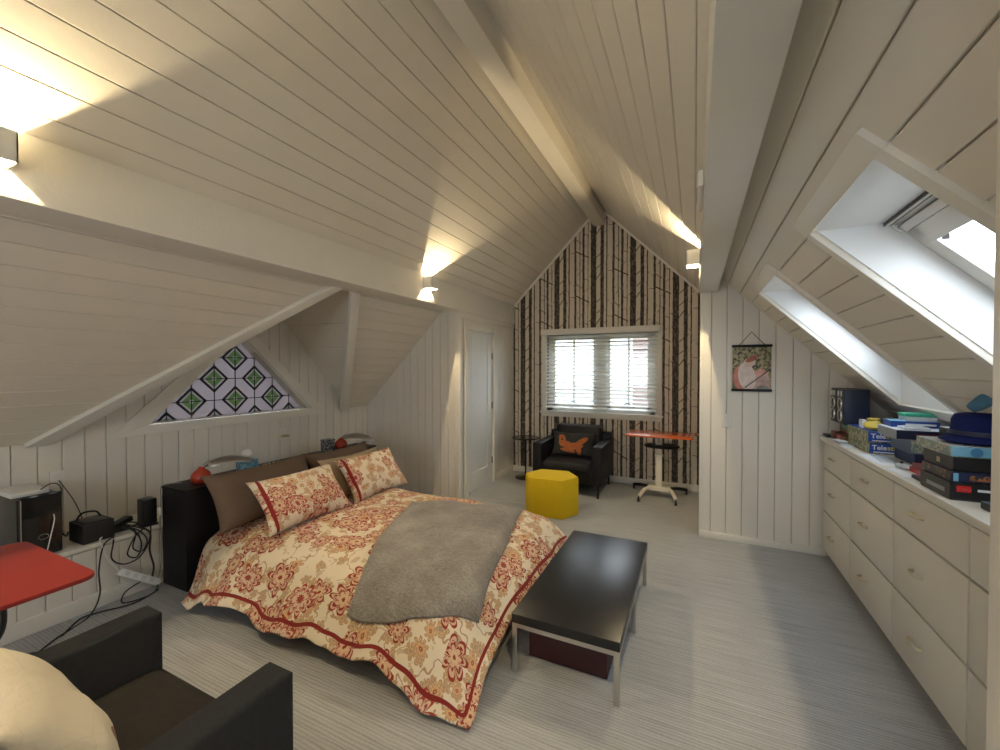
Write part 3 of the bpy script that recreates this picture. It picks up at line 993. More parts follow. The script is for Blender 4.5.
# ------------------------------------------------------------------ outdoors
ground = struct(B(-40, YB + .6, -3.2, 40, 60, -3.0).build('ground', plain('grass_ground', (.16, .20, .10), .9, var=.3, scale=2)))
nh = thing('neighbour_house', 'white gabled neighbour house seen through the left window pane', 'house', (-4.6, 11, -3))
B(-8.5, 10.5, -3, -2.1, 16, 4.5).build('wall', M['housewhite'], nh)
MB().prism([(-9, 9.9, 1.5), (-3.95, 9.9, 1.5), (-3.05, 9.9, 4.9), (-9, 9.9, 4.9)], (0, .5, 0)).build('roof', plain('slate_roof', (.07, .085, .11), .8, var=.2), nh)
nr = thing('shingled_house', 'house with weathered pink brown shingle roof seen through the right window pane', 'house', (1.5, 13, -3))
shingle = plain('shingle', (.17, .12, .11), .9, var=.35, scale=9, rnd=.2)
B(-1.75, 17.5, -3, 6, 23, -.2).build('wall', plain('tan_wall', (.45, .40, .33), .9), nr)
MB().prism([(-2.75, 16.9, -.3), (7, 16.9, -.3), (7, 21, 5.8), (-3.6, 21, 5.8)], (0, 0, -.15)).build('roof', shingle, nr)
for j in range(16):
    f0 = j / 16
    z0 = -.3 + f0 * 6.1; y0 = 16.9 + f0 * 4.1
    B(-2.75 - .85 * f0, y0 - .06, z0 + .02, 7, y0 + .30, z0 + .06).build('shingle_course', shingle, nr)


def leafy(name, label, c, r, n, col, cat='bush', group=None):
    mb = MB()
    rng = random.Random(hash(name + str(c)) % 999 if False else int(abs(c[0] * 100) + c[1] * 7))
    for i in range(n):
        d = V((rng.gauss(0, 1), rng.gauss(0, 1), rng.gauss(0, 1))).normalized() * (rng.random() ** .4)
        p = V(c) + V((d.x * r[0], d.y * r[1], d.z * r[2]))
        a = V((rng.gauss(0, 1), rng.gauss(0, 1), rng.gauss(0, 1))).normalized() * .09
        b = a.orthogonal().normalized() * .05
        mb.add([p - a, p + b, p + a, p - b], [(0, 1, 2, 3)])
    root = thing(name, label, cat, (c[0], c[1], -3), group=group)
    fo = mb.build('foliage', plain('leaf_' + name, col, .8, var=.3), root); fo['kind'] = 'stuff'
    MB().cyl((c[0], c[1], -3), c, .06, .03, 8).build('trunk', M['taupe'], root)


leafy('garden_bush', 'green leafy bush outside the right window pane', (-.95, 9.2, -.1), (.55, .5, .5), 900, (.14, .22, .07))

# ------------------------------------------------------------------ bed
HX0, HX1, HY0, HY1, HZ = -3.465, -3.17, 1.63, 3.50, .71
hb = thing('bed_headboard', 'black box headboard unit standing behind the pillows', 'headboard', ((HX0 + HX1) / 2, 2.56, 0))
B(HX0, HY0, 0, HX1, HY1, HZ - .02).build('body', M['black'], hb, bevel=.004)
B(HX0 - .004, HY0 - .006, HZ - .02, HX1 + .006, HY1 + .006, HZ).build('top', M['black'], hb, bevel=.003)
BX0, BX1, BY0, BY1 = -3.16, -1.03, 1.74, 3.16
bed = thing('platform_bed', 'low black platform bed base under the floral duvet', 'bed', ((BX0 + BX1) / 2, 2.43, 0))
B(BX0, BY0, .0, BX1, BY1, .18).build('base', M['black'], bed, bevel=.01)
B(BX0 + .02, BY0 + .14, .18, BX1 - .16, BY1 - .10, .34).build('mattress', M['tissue'], bed, bevel=.04, seg=3)

DX0, DX1, DY0, DY1 = -3.10, -.865, 1.455, 3.34
PROF = [(1.455, .12), (1.50, .155), (1.56, .205), (1.63, .265), (1.72, .335), (1.83, .39), (1.98, .425), (2.2, .44), (2.9, .44), (3.05, .425), (3.16, .38), (3.23, .29), (3.29, .18), (3.34, .10)]
FOOT = [(-1.45, 1.0), (-1.25, .97), (-1.10, .88), (-1.0, .74), (-.93, .58), (-.865, .40)]


def duvet_z(x, y, wr=1.0):
    z = interp(y, PROF)
    f = interp(x, FOOT)
    # near corner hangs to the floor, far end rests higher beside the bench
    hang = smoothstep(2.6, 1.6, y)
    f = f * (1 - .35 * hang * smoothstep(-1.2, -.87, x))
    z = .045 + (z - .045) * f
    z -= .065 * smoothstep(-1.45, -.95, x) * smoothstep(1.75, 1.455, y) + .05 * smoothstep(-2.75, -3.1, x) * smoothstep(1.75, 1.455, y)
    n1 = noise.noise(V((x * 2.4, y * 2.4, 3.1))) * .022
    n2 = noise.noise(V((x * 6.5 + y * 2, y * 4.5, 9.4))) * .013
    fold = math.sin((x * 1.0 + noise.noise(V((x * 2, y * 2, 0))) * .25) * 17) * .010 * smoothstep(2.0, 1.55, y)
    return max(.02, z + (n1 + n2 + fold) * wr)


NXD, NYD = 150, 120
ylen = [0]
ys = []
for j in range(NYD + 1): ys.append(DY0 + (DY1 - DY0) * j / NYD)
for j in range(NYD): ylen.append(ylen[-1] + math.hypot(ys[j + 1] - ys[j], interp(ys[j + 1], PROF) - interp(ys[j], PROF)))
xs = [DX0 + (DX1 - DX0) * i / NXD for i in range(NXD + 1)]
xlen = [0]
for i in range(NXD): xlen.append(xlen[-1] + math.hypot(xs[i + 1] - xs[i], (interp(xs[i + 1], FOOT) - interp(xs[i], FOOT)) * .4))
dm = MB(); dm.uv = []; dm.attr = []
for layer in (0, 1):
    for j in range(NYD + 1):
        for i in range(NXD + 1):
            x, y = xs[i], ys[j]
            e = smoothstep(1.75, 1.455, y)
            ex = smoothstep(-1.05, -.865, x)
            wav = noise.noise(V((x * 3.1, 0.3, 5.))) * .045 + noise.noise(V((x * 9, 1.3, 5.))) * .014
            wax = noise.noise(V((0.7, y * 3.1, 8.))) * .03
            yy = y + e * (wav + .045 - .015 * smoothstep(-1.6, -.9, x))
            xx = x + .15 * e * smoothstep(-2.5, -3.1, x) + ex * (wax + .03 * smoothstep(2.0, 1.46, y) - .02)
            z = duvet_z(x, y) + e * noise.noise(V((x * 5, y, 2.))) * .02
            if layer: z -= .022 * (0.3 + .7 * min(1, min(xlen[-1] - xlen[i], ylen[j], ylen[-1] - ylen[j]) * 8))
            dm.v.append(V((xx, yy, max(z, .012))))
            dm.uv.append((xlen[i], ylen[j]))
            dm.attr.append(min(ylen[j], xlen[-1] - xlen[i], ylen[-1] - ylen[j]))
w = NXD + 1; off = w * (NYD + 1)
for j in range(NYD):
    for i in range(NXD):
        a, b, c, d = j * w + i, j * w + i + 1, (j + 1) * w + i + 1, (j + 1) * w + i
        dm.f += [(a, b, c, d), (off + d, off + c, off + b, off + a)]
for i in range(NXD):
    dm.f += [(i + 1, i, off + i, off + i + 1), (NYD * w + i, NYD * w + i + 1, off + NYD * w + i + 1, off + NYD * w + i)]
for j in range(NYD):
    dm.f += [(j * w, (j + 1) * w, off + (j + 1) * w, off + j * w), ((j + 1) * w + NXD, j * w + NXD, off + j * w + NXD, off + (j + 1) * w + NXD)]
dv = dm.build('duvet', M['duvet'], smooth=True, angle=180)
tag(dv, 'cream duvet with red and tan flowers and a red hem line spread over the bed', 'duvet')

# fur throw
tc = [(-2.10, 2.74), (-1.23, 3.00), (-.99, 1.84), (-1.66, 1.61)]
tm = MB(); tm.uv = []
NT_ = 70
pts = {}
for layer in (0, 1):
    for j in range(NT_ + 1):
        for i in range(NT_ + 1):
            u, v_ = i / NT_, j / NT_
            # rounded outline
            a = V(tc[0]).lerp(V(tc[1]), u); b = V(tc[3]).lerp(V(tc[2]), u)
            p = a.lerp(b, v_)
            p.y -= .085 * math.sin(u * 3.14) * v_ ** 2
            p.x += .02 * noise.noise(V((u * 3, v_ * 3, 1)))
            p.y += .02 * noise.noise(V((u * 3, v_ * 3, 7)))
            edge = min(u, 1 - u, v_, 1 - v_)
            th = .034 * min(1, (edge / .05) ** .5) if edge > 0 else 0
            fu = noise.noise(V((u * 34, v_ * 40, 4))) * .006 + noise.noise(V((u * 5, v_ * 5, 2))) * .012
            z = duvet_z(p.x, p.y) + .006
            if layer == 0: z += th + (fu if edge > 0.01 else 0) + .012
            tm.v.append(V((p.x, p.y, z))); tm.uv.append((u, v_))
w = NT_ + 1; off = w * w
for j in range(NT_):
    for i in range(NT_):
        a, b, c, d = j * w + i, j * w + i + 1, (j + 1) * w + i + 1, (j + 1) * w + i
        tm.f += [(d, c, b, a), (off + a, off + b, off + c, off + d)]
for i in range(NT_):
    tm.f += [(i, i + 1, off + i + 1, off + i), (NT_ * w + i + 1, NT_ * w + i, off + NT_ * w + i, off + NT_ * w + i + 1),
             ((i + 1) * w, i * w, off + i * w, off + (i + 1) * w), (i * w + NT_, (i + 1) * w + NT_, off + (i + 1) * w + NT_, off + i * w + NT_)]
th_ = tm.build('fur_throw', M['fur'], smooth=True, angle=180)
tag(th_, 'grey faux fur throw laid across the foot of the duvet', 'blanket')


def pillow(name, label, W, Hh, T, loc, rot, mat, group=None, seam=False, sag=0., seed=1, cat='pillow', piping=None, hemside=-1):
    """cushion lying in its local XY plane, W along x, Hh along y"""
    mb = MB(); mb.uv = []; mb.attr = []
    N = 40
    idx = {}
    for side in (1, -1):
        for j in range(N + 1):
            for i in range(N + 1):
                u, v_ = -1 + 2 * i / N, -1 + 2 * j / N
                border = i in (0, N) or j in (0, N)
                if side == -1 and border:
                    idx[(side, i, j)] = idx[(1, i, j)]; continue
                pin = 1 - .11 * (1 - (abs(v_) ** 2)) * abs(u) ** 3
                pin2 = 1 - .11 * (1 - (abs(u) ** 2)) * abs(v_) ** 3
                x = u * W / 2 * pin; y = v_ * Hh / 2 * pin2
                h = ((1 - abs(u) ** 2.6) * (1 - abs(v_) ** 2.6)) ** .55
                nz = noise.noise(V((x * 7 + seed * 3.7, y * 7, side * 2. + seed))) * .014 + noise.noise(V((x * 16 + seed, y * 12, side))) * .006
                z = side * (T / 2 * h) + nz * h ** .5
                y -= sag * (1 - v_) * 0
                idx[(side, i, j)] = len(mb.v)
                mb.v.append(V((x, y, z))); mb.uv.append((x + seed * 1.37, y + seed * .71))
                mb.attr.append((x + W / 2) if seam and hemside < 0 else ((W / 2 - x) if seam else 1.0))
    for side in (1, -1):
        for j in range(N):
            for i in range(N):
                q = [idx[(side, i, j)], idx[(side, i + 1, j)], idx[(side, i + 1, j + 1)], idx[(side, i, j + 1)]]
                mb.f.append(tuple(q if side > 0 else q[::-1]))
    o = mb.build(name, mat, smooth=True, angle=180, local=True)
    o.location = loc; o.rotation_euler = rot
    tag(o, label, cat, group)
    if piping:
        path = [mb.v[idx[(1, i, 0)]] for i in range(N + 1)] + [mb.v[idx[(1, N, j)]] for j in range(1, N + 1)] + [mb.v[idx[(1, i, N)]] for i in range(N - 1, -1, -1)] + [mb.v[idx[(1, 0, j)]] for j in range(N - 1, 0, -1)]
        MB().tube(path + [path[0]], .005, 6, 1).build('piping', piping, o, local=True)
    return o


def rot_lean(yaw_deg, lean_deg, roll=0):
    """pillow whose face looks towards +x (the foot of the bed), leaning back against the headboard; its width runs along y"""
    Mx = Matrix.Rotation(math.radians(yaw_deg), 3, 'Z') @ Matrix.Rotation(math.radians(-lean_deg), 3, 'Y') @ Matrix.Rotation(math.radians(roll), 3, 'X')
    base = Matrix(((0, 0, 1), (1, 0, 0), (0, 1, 0)))   # local x -> world y, local y -> world z, local z -> world x
    return (Mx @ base).to_euler()


pillow('bed_pillow', 'large taupe pillow behind the floral pillow by the red lamp', .86, .42, .25, (-2.97, 2.09, .625), rot_lean(2, 28), M['taupe'], 'taupe pillows against the headboard', seed=2)
pillow('bed_pillow', 'taupe pillow leaning on the headboard behind the tan pillow', .78, .40, .16, (-3.045, 2.92, .61), rot_lean(0, 26), M['taupe'], 'taupe pillows against the headboard', seed=3)
pillow('bed_pillow', 'plain tan pillow between the taupe pillow and the floral one', .74, .38, .13, (-2.855, 2.90, .59), rot_lean(0, 30), M['tan'], seed=4)
pillow('bed_pillow', 'floral pillow with red edge stripe propped on the large taupe pillow', .70, .42, .17, (-2.65, 2.15, .60), rot_lean(-3, 40), M['floralpillow'], 'floral pillows', seam=True, seed=5)
pillow('bed_pillow', 'floral pillow with red edge stripe propped on the plain tan pillow', .70, .42, .15, (-2.655, 2.90, .60), rot_lean(0, 36), M['floralpillow'], 'floral pillows', seam=True, seed=9)

# ------------------------------------------------------------------ bench table and box
bt = thing('bench_table', 'low black topped bench with chrome legs at the foot of the bed', 'bench', (-.57, 2.5, 0))
TX0, TX1, TY0, TY1 = -.84, -.30, 1.91, 3.11
black_top = plain('black_bench_top', (.010, .010, .012), .30, var=.25, scale=9, bump=.05, bscale=20)
B(TX0, TY0, .255, TX1, TY1, .302).build('top', black_top, bt, bevel=.004)
B(TX0 + .003, TY0 + .003, .232, TX1 - .003, TY0 + .03, .254).build('rail', M['chrome'], bt)
B(TX0 + .003, TY1 - .03, .232, TX1 - .003, TY1 - .003, .254).build('rail', M['chrome'], bt)
B(TX0 + .003, TY0 + .03, .232, TX0 + .03, TY1 - .03, .254).build('rail', M['chrome'], bt)
B(TX1 - .03, TY0 + .03, .232, TX1 - .003, TY1 - .03, .254).build('rail', M['chrome'], bt)
for x in (TX0 + .003, TX1 - .029):
    for y in (TY0 + .003, (TY0 + TY1) / 2 - .013, TY1 - .029):
        B(x, y, 0, x + .026, y + .026, .232).build('leg', M['chrome'], bt, bevel=.002)
rb = thing('storage_box', 'dark maroon box on the carpet under the black bench', 'box', (-.6, 2.3, 0))
B(-.80, 2.06, 0, -.385, 2.42, .16).build('body', M['maroon'], rb, bevel=.004)
B(-.805, 2.055, .16, -.38, 2.425, .195).build('lid', M['maroon'], rb, bevel=.004)

# ------------------------------------------------------------------ yellow pouf
hexp = [(-1.685, 4.22), (-1.585, 4.46), (-1.275, 4.50), (-1.108, 4.29), (-1.215, 4.06), (-1.575, 4.03)]
pf = thing('hexagonal_pouf', 'mustard yellow six sided pouf in front of the leather armchair', 'pouf', (-1.4, 4.25, 0))
MB().prism([(x, y, 0.003) for x, y in hexp], (0, 0, .385)).build('body', M['yellow'], pf, bevel=.008)
cx = sum(p[0] for p in hexp) / 6; cy_ = sum(p[1] for p in hexp) / 6
MB().prism([(cx + (x - cx) * .985, cy_ + (y - cy_) * .985, .386) for x, y in hexp], (0, 0, .016)).build('top_cushion', M['yellow'], pf, bevel=.007)


# ------------------------------------------------------------------ armchairs
def armchair(label, loc, rz, mat, seatmat, legmat, arm_h=.62, W=.86, D=.80):
    """local: faces -y, x across, origin on the floor at the centre"""
    r = thing('armchair', label, 'armchair', loc, rz)
    hw = W / 2; aw = .115

    def bd(name, m, bx, bev=.02, seg=3):
        return B(*bx).build(name, m, r, bevel=bev, seg=seg, local=True)
    for s in (-1, 1):
        xa, xb = (s * hw, s * (hw - aw)); xa, xb = min(xa, xb), max(xa, xb)
        a = bd('armrest', mat, (xa, -D / 2, .16, xb, D / 2 - .02, arm_h), .016)
        # welt lines around the front of the arm
        x0 = xa if s > 0 else xb
        MB().tube([(xa + .006, -D / 2 + .003, .17), (xa + .006, -D / 2 + .003, arm_h - .006), (xb - .006, -D / 2 + .003, arm_h - .006), (xb - .006, -D / 2 + .003, .17)], .004, 6, 1).build('welt', mat, a, local=True)
    bd('seat_base', mat, (-hw + aw, -D / 2 + .02, .16, hw - aw, D / 2 - .05, .30), .012)
    seat = MB(); N = 22

    def sf(u, v_):
        x = (-1 + 2 * u); y = (-1 + 2 * v_)
        return V((x * (hw - aw - .003), -.03 + y * (D / 2 - .04), .385 + .05 * ((1 - x ** 6) * (1 - y ** 6)) ** .5 - .012 * math.exp(-(x * x + y * y) * 4)))
    seat.grid(sf, N, N)
    seat.grid(lambda u, v_: V((sf(1 - u, v_).x, sf(1 - u, v_).y, .30)), N, N)
    n = N + 1; o2 = n * n
    for i in range(N):
        seat.f += [(i + 1, i, o2 + N - i, o2 + N - i - 1), (N * n + i, N * n + i + 1, o2 + N * n + N - i - 1, o2 + N * n + N - i),
                   (i * n, (i + 1) * n, o2 + (i + 1) * n + N, o2 + i * n + N), ((i + 1) * n + N, i * n + N, o2 + i * n, o2 + (i + 1) * n)]
    seat.build('seat_cushion', seatmat, r, smooth=True, local=True, angle=50)
    bd('backrest', mat, (-hw + .02, D / 2 - .13, .16, hw - .02, D / 2, .70), .02)
    bc = B(-hw + aw + .01, D / 2 - .30, .40, hw - aw - .01, D / 2 - .12, .79)
    bc.v = [V((p.x, p.y + (p.z - .40) * .22, p.z)) for p in bc.v]
    bc.build('back_cushion', seatmat, r, bevel=.055, seg=4, local=True)
    for x in (-hw + .05, hw - .05):
        for y in (-D / 2 + .05, D / 2 - .08):
            MB().cyl((x, y, 0), (x, y, .165), .012, .016, 12).build('leg', legmat, r, local=True)
    return r


armchair('black leather armchair in front of the birch wallpaper', (-1.415, 5.26, 0), math.radians(0), M['leather'], M['leather'], M['darkmetal'])
armchair('charcoal fabric armchair holding a cream cushion beside the red table', (-1.565, .47, 0), math.pi, M['charcoal'], M['charseat'], M['darkmetal'], arm_h=.60, D=.82)


def face_rot(yaw_deg, lean_deg):
    """cushion facing -y rotated by yaw, leaning back"""
    base = Matrix(((1, 0, 0), (0, 0, -1), (0, 1, 0)))
    return (Matrix.Rotation(math.radians(yaw_deg), 3, 'Z') @ Matrix.Rotation(math.radians(-lean_deg), 3, 'X') @ base).to_euler()


pillow('throw_pillow', 'dark cushion with orange animal print on the leather armchair', .56, .32, .12, (-1.41, 5.17, .58), face_rot(2, 22), M['fox'], seed=3)
pillow('throw_pillow', 'cream embroidered cushion resting on the charcoal armchair', .58, .41, .16, (-1.59, .46, .60), face_rot(173, 32), M['creamcushion'], seed=6)

# ------------------------------------------------------------------ round side table
st = thing('side_table', 'round smoked glass side table in the corner beside the leather armchair', 'side table', (-2.17, 5.44, 0))
MB().lathe([(.0, .56), (.19, .56), (.195, .565), (.195, .575), (.19, .58), (0, .58)], (-2.17, 5.44, 0), 32).build('table_top', plain('bronze_glass_top', (.09, .07, .05), .2, .6), st, smooth=True)
MB().cyl((-2.17, 5.44, .02), (-2.17, 5.44, .56), .012, .012, 12).build('stem', M['darkmetal'], st)
MB().lathe([(.0, 0), (.15, 0), (.15, .012), (.04, .02), (.02, .035), (0, .035)], (-2.17, 5.44, 0), 32).build('base', plain('bronze_base', (.07, .05, .035), .35, .7), st, smooth=True)


# ------------------------------------------------------------------ rolling desks
def desk(label, topmat, c, top, ztop, casters=True, colmat=None, tray=True):
    cx, cy = c
    r = thing('rolling_desk', label, 'desk', (cx, cy, 0))
    x0, y0, x1, y1 = top
    # rounded top
    pts = []
    rr = .05
    for (qx, qy, a0) in ((x1 - rr, y1 - rr, 0), (x0 + rr, y1 - rr, 90), (x0 + rr, y0 + rr, 180), (x1 - rr, y0 + rr, 270)):
        for k in range(5):
            a = math.radians(a0 + k * 22.5); pts.append((qx + rr * math.cos(a), qy + rr * math.sin(a), ztop))
    MB().prism(pts, (0, 0, .022)).build('desk_top', topmat, r, bevel=.004)
    cm = colmat or M['deskwhite']
    B(cx - .035, cy - .03, .12, cx + .035, cy + .03, .50).build('column', cm, r, bevel=.006)
    B(cx - .022, cy - .018, .50, cx + .022, cy + .018, ztop - .10).build('mast', cm, r, bevel=.004)
    for s in (-1, 1):
        B(cx + s * .030 - .006, cy - .035, .50, cx + s * .030 + .006, cy - .02, ztop - .02).build('bracket_arm', cm, r)
    B(cx - .045, cy - .05, .50, cx + .045, cy + .03, .52).build('collar', cm, r, bevel=.003)
    B(cx - .15, cy - .12, ztop - .022, cx + .15, cy + .12, ztop).build('top_plate', M['darkmetal'], r)
    if tray:
        MB().lathe([(0, .60), (.19, .60), (.20, .61), (.19, .635), (0, .64)], (0, 0, 0), 28)
        t_ = MB().lathe([(0, .60), (.19, .60), (.205, .615), (.19, .635), (0, .64)], (0, 0, 0), 28)
        t_.v = [V((cx + .03 + p.x, cy + .02 + p.y * .6, p.z)) for p in t_.v]
        t_.build('under_tray', M['black'], r, smooth=True)
    # H base
    MB().prism([(cx - .16, cy - .05, .085), (cx + .16, cy - .05, .085), (cx + .12, cy - .05, .135), (cx - .12, cy - .05, .135)], (0, .10, 0)).build('base_hub', cm, r, bevel=.006)
    for (ex, ey) in ((cx - .20, cy - .28), (cx + .20, cy - .25), (cx + .30, cy + .25), (cx - .32, cy + .25)):
        s = 1 if ex > cx else -1
        if ey < cy:
            MB().tube([(cx + s * .12, cy - .02, .11), (cx + s * .16, cy - .12, .10), (ex, ey, .06)], .02, 8, 4).build('base_leg', cm, r, smooth=True)
        else:
            MB().tube([(cx + s * .12, cy + .02, .11), (cx + s * .2, cy + .15, .09), (ex, ey, .06)], .018, 8, 4).build('base_leg', M['darkmetal'], r, smooth=True)
        MB().cyl((ex - .012, ey, .026), (ex + .012, ey, .026), .026, .026, 14).build('caster', M['blackplastic'], r)
        MB().cyl((ex, ey, .03), (ex, ey, .07), .008, .008, 8).build('caster_stem', M['blackplastic'], r)
    return r


desk('adjustable rolling desk with orange top and white column beside the birch wall', M['orange'], (-.385, 5.29), (-.74, 5.02, -.01, 5.46), .755)
dk = thing('laptop_table', 'laptop table with rounded red top beside the charcoal armchair', 'desk', (-2.55, .5, 0))
pts = []
x0, y0, x1, y1, rr = -2.94, .28, -2.19, .81, .055
for (qx, qy, a0) in ((x1 - rr, y1 - rr, 0), (x0 + rr, y1 - rr, 90), (x0 + rr, y0 + rr, 180), (x1 - rr, y0 + rr, 270)):
    for k in range(6):
        a = math.radians(a0 + k * 18); pts.append((qx + rr * math.cos(a), qy + rr * math.sin(a), .70))
MB().prism(pts, (0, 0, .018)).build('table_top', M['redtop'], dk, bevel=.004)
MB().tube([(-2.62, .62, .70), (-2.66, .66, .60), (-2.72, .68, .42), (-2.80, .64, .28), (-2.86, .55, .06)], .011, 8).build('leg', M['blackplastic'], dk, smooth=True)
MB().tube([(-2.62, .40, .70), (-2.66, .36, .60), (-2.72, .33, .42), (-2.80, .35, .28), (-2.86, .42, .06)], .011, 8).build('leg', M['blackplastic'], dk, smooth=True)
B(-2.95, .25, 0, -2.60, .30, .04).build('foot', M['blackplastic'], dk, bevel=.006)
B(-2.95, .66, 0, -2.60, .71, .04).build('foot', M['blackplastic'], dk, bevel=.006)
B(-2.90, .30, .03, -2.84, .66, .07).build('crossbar', M['blackplastic'], dk, bevel=.006)

kb = thing('coat_peg', 'small copper peg on the narrow wall beside the orange desk', 'peg', (.05, 5.32, .78))
MB().cyl((.05, 5.32, .78), (.02, 5.32, .78), .008, .008, 10).build('stem', M['brass'], kb)
MB().lathe([(0, -.018), (.014, -.012), (.019, 0), (.014, .012), (0, .018)], (.012, 5.32, .78), 16).build('ball', plain('copper', (.7, .25, .12), .25, .6), kb, smooth=True)

# ------------------------------------------------------------------ hanging picture
pic = thing('hanging_picture', 'small print with a pale bird on black wooden hanger rails', 'picture', (.447, YP - .01, 1.35))


def print_mat():
    t = NT('pale_bird_print')
    x, y, z = t.sep(t.obj())

    def ell(cx, cz, rx, rz, rot=0.):
        dx = t.math('SUBTRACT', x, cx); dy = t.math('SUBTRACT', z, cz)
        c, s = math.cos(rot), math.sin(rot)
        a = t.math('ADD', t.math('MULTIPLY', dx, c / rx), t.math('MULTIPLY', dy, s / rx))
        b = t.math('SUBTRACT', t.math('MULTIPLY', dy, c / rz), t.math('MULTIPLY', dx, s / rz))
        return t.math('LESS_THAN', t.math('ADD', t.math('MULTIPLY', a, a), t.math('MULTIPLY', b, b)), 1.)
    nz = t.noise(t.obj(), 34., 4, .7)
    base = t.ramp(nz, [(.42, (.04, .05, .04)), (.50, (.30, .26, .13)), (.62, (.50, .44, .26))])
    cur = base
    sh = t.noise(t.obj(), 18., 3)
    soft = lambda a, b: t.ramp(sh, [(.35, a), (.65, b)])
    for e, c in (((-.06, .10, .075, .13, .25), soft((.60, .18, .13), (.66, .30, .22))), ((.07, .15, .055, .045, 0), soft((.62, .26, .22), (.72, .42, .36))),
                 ((.08, .06, .06, .09, -.2), soft((.40, .28, .26), (.66, .44, .38))), ((-.035, .13, .065, .125, .15), soft((.62, .50, .46), (.76, .68, .64))),
                 ((-.015, .255, .045, .04, .4), soft((.66, .46, .40), (.74, .58, .50))), ((0, .285, .05, .022, .5), soft((.34, .08, .05), (.46, .16, .09))),
                 ((.085, .02, .05, .035, 0), soft((.16, .17, .17), (.28, .28, .27)))):
        cur = t.mix(ell(*e), cur, c)
    ln = t.math('COMPARE', z, t.math('MULTIPLY_ADD', x, .85, .075), .006)
    ln = t.math('MULTIPLY', ln, t.math('GREATER_THAN', x, -.05))
    cur = t.mix(ln, cur, (.06, .05, .05))
    t.col(cur); t.p(Roughness=.5)
    return t.m


B(.302, YP - .013, 1.36, .594, YP - .011, 1.75).build('print', print_mat(), pic)
B(.296, YP - .022, 1.738, .600, YP - .006, 1.760).build('hanger_rail', M['black'], pic, bevel=.002)
B(.296, YP - .022, 1.350, .600, YP - .006, 1.372).build('hanger_rail', M['black'], pic, bevel=.002)
MB().tube([(.352, YP - .014, 1.758), (.447, YP - .008, 1.872), (.545, YP - .014, 1.758)], .003, 6, 1).build('cord', M['black'], pic)

# ------------------------------------------------------------------ drawer cabinets and worktop
CF = .962
cols = [(3.555, 4.20, 'drawer cabinet standing against the picture wall'), (2.88, 3.555, 'drawer cabinet second from the picture wall'),
        (2.205, 2.88, 'drawer cabinet third from the picture wall'), (1.53, 2.205, 'drawer cabinet fourth from the picture wall, beside the partition')]
rows = [(.075, .386), (.398, .733), (.745, .945)]
hmesh = None
for y0, y1, lab in cols:
    r = thing('drawer_cabinet', 'cream ' + lab, 'cabinet', (CF + .28, (y0 + y1) / 2, 0), group='built-in drawer cabinets under the worktop')
    B(CF + .02, y0 + .0005, .06, XR - .005, y1 - .0005, .962).build('body', M['back'], r)
    B(CF + .06, y0 + .0005, 0, XR - .005, y1 - .0005, .0595).build('plinth', M['cab'], r)
    for z0, z1 in rows:
        d = B(CF, y0 + .006, z0, CF + .0195, y1 - .006, z1).build('drawer', M['cab'], r, bevel=.002)
        ym = (y0 + y1) / 2 + .06; zm = z0 + (z1 - z0) * .52 + .0
        MB().tube([(CF, ym - .045, zm), (CF - .016, ym - .042, zm + .001), (CF - .026, ym - .02, zm + .003), (CF - .026, ym + .02, zm + .003), (CF - .016, ym + .042, zm + .001), (CF, ym + .045, zm)], .0065, 8, 4).build('handle', M['brasslight'], d, smooth=True)
wt = B(.937, 1.50, .965, XR - .006, YP - .002, 1.0).build('worktop', M['cab'], bevel=.004)
tag(wt, 'long cream worktop over the drawer cabinets covered in game boxes', 'worktop')

# ------------------------------------------------------------------ lettering
def text_mesh(body, size, mat, parent, origin, right, up, ext=.0008, name='lettering', bold=False):
    cu = bpy.data.curves.new('lettering', 'FONT'); cu.body = body; cu.size = size; cu.extrude = ext
    if bold: cu.offset = size * .02
    tmp = bpy.data.objects.new('lettering', cu); link(tmp)
    dg = bpy.context.evaluated_depsgraph_get()
    me = bpy.data.meshes.new_from_object(tmp.evaluated_get(dg))
    bpy.data.objects.remove(tmp)
    o = bpy.data.objects.new(name, me); me.materials.clear(); me.materials.append(mat)
    link(o, parent)
    r, u = V(right).normalized(), V(up).normalized(); n = r.cross(u)
    mw = Matrix((r, u, n)).transposed().to_4x4(); mw.translation = V(origin) - ORG[parent]
    o.matrix_local = mw
    return o


def ink(name, c): return plain(name, c, .45, var=.04)


INKW = ink('white_ink', (.85, .86, .88)); INKY = ink('yellow_ink', (.80, .72, .10)); INKR = ink('red_ink', (.62, .03, .03)); INKO = ink('orange_ink', (.62, .20, .05))


DIMS = {}


def gamebox(label, x0, y0, z0, dx, dy, dz, side, top=None, end=None, name='board_game_box', rz=0, split=True):
    """lidded cardboard box; the lid's panel, the face towards the room and the end towards the camera can differ in colour"""
    r = thing(name, label, 'box', (x0 + dx / 2, y0 + dy / 2, z0), math.radians(rz), group='boxes piled on the worktop')
    X0, Y0, X1, Y1 = -dx / 2, -dy / 2, dx / 2, dy / 2
    B(X0 + .002, Y0 + .002, 0, X1 - .002, Y1 - .002, dz * .5).build('tray', side, r, local=True, bevel=.001, seg=1)
    B(X0, Y0, dz * .08, X1, Y1, dz).build('lid', side, r, local=True, bevel=.0015, seg=1)
    if top: B(X0 + .001, Y0 + .001, dz, X1 - .001, Y1 - .001, dz + .0008).build('cover_print', top, r, local=True)
    if end: B(X0 + .001, Y0 - .0008, dz * .1, X1 - .001, Y0, dz - .001).build('end_print', end, r, local=True)
    DIMS[r] = (dx, dy, dz)
    return r


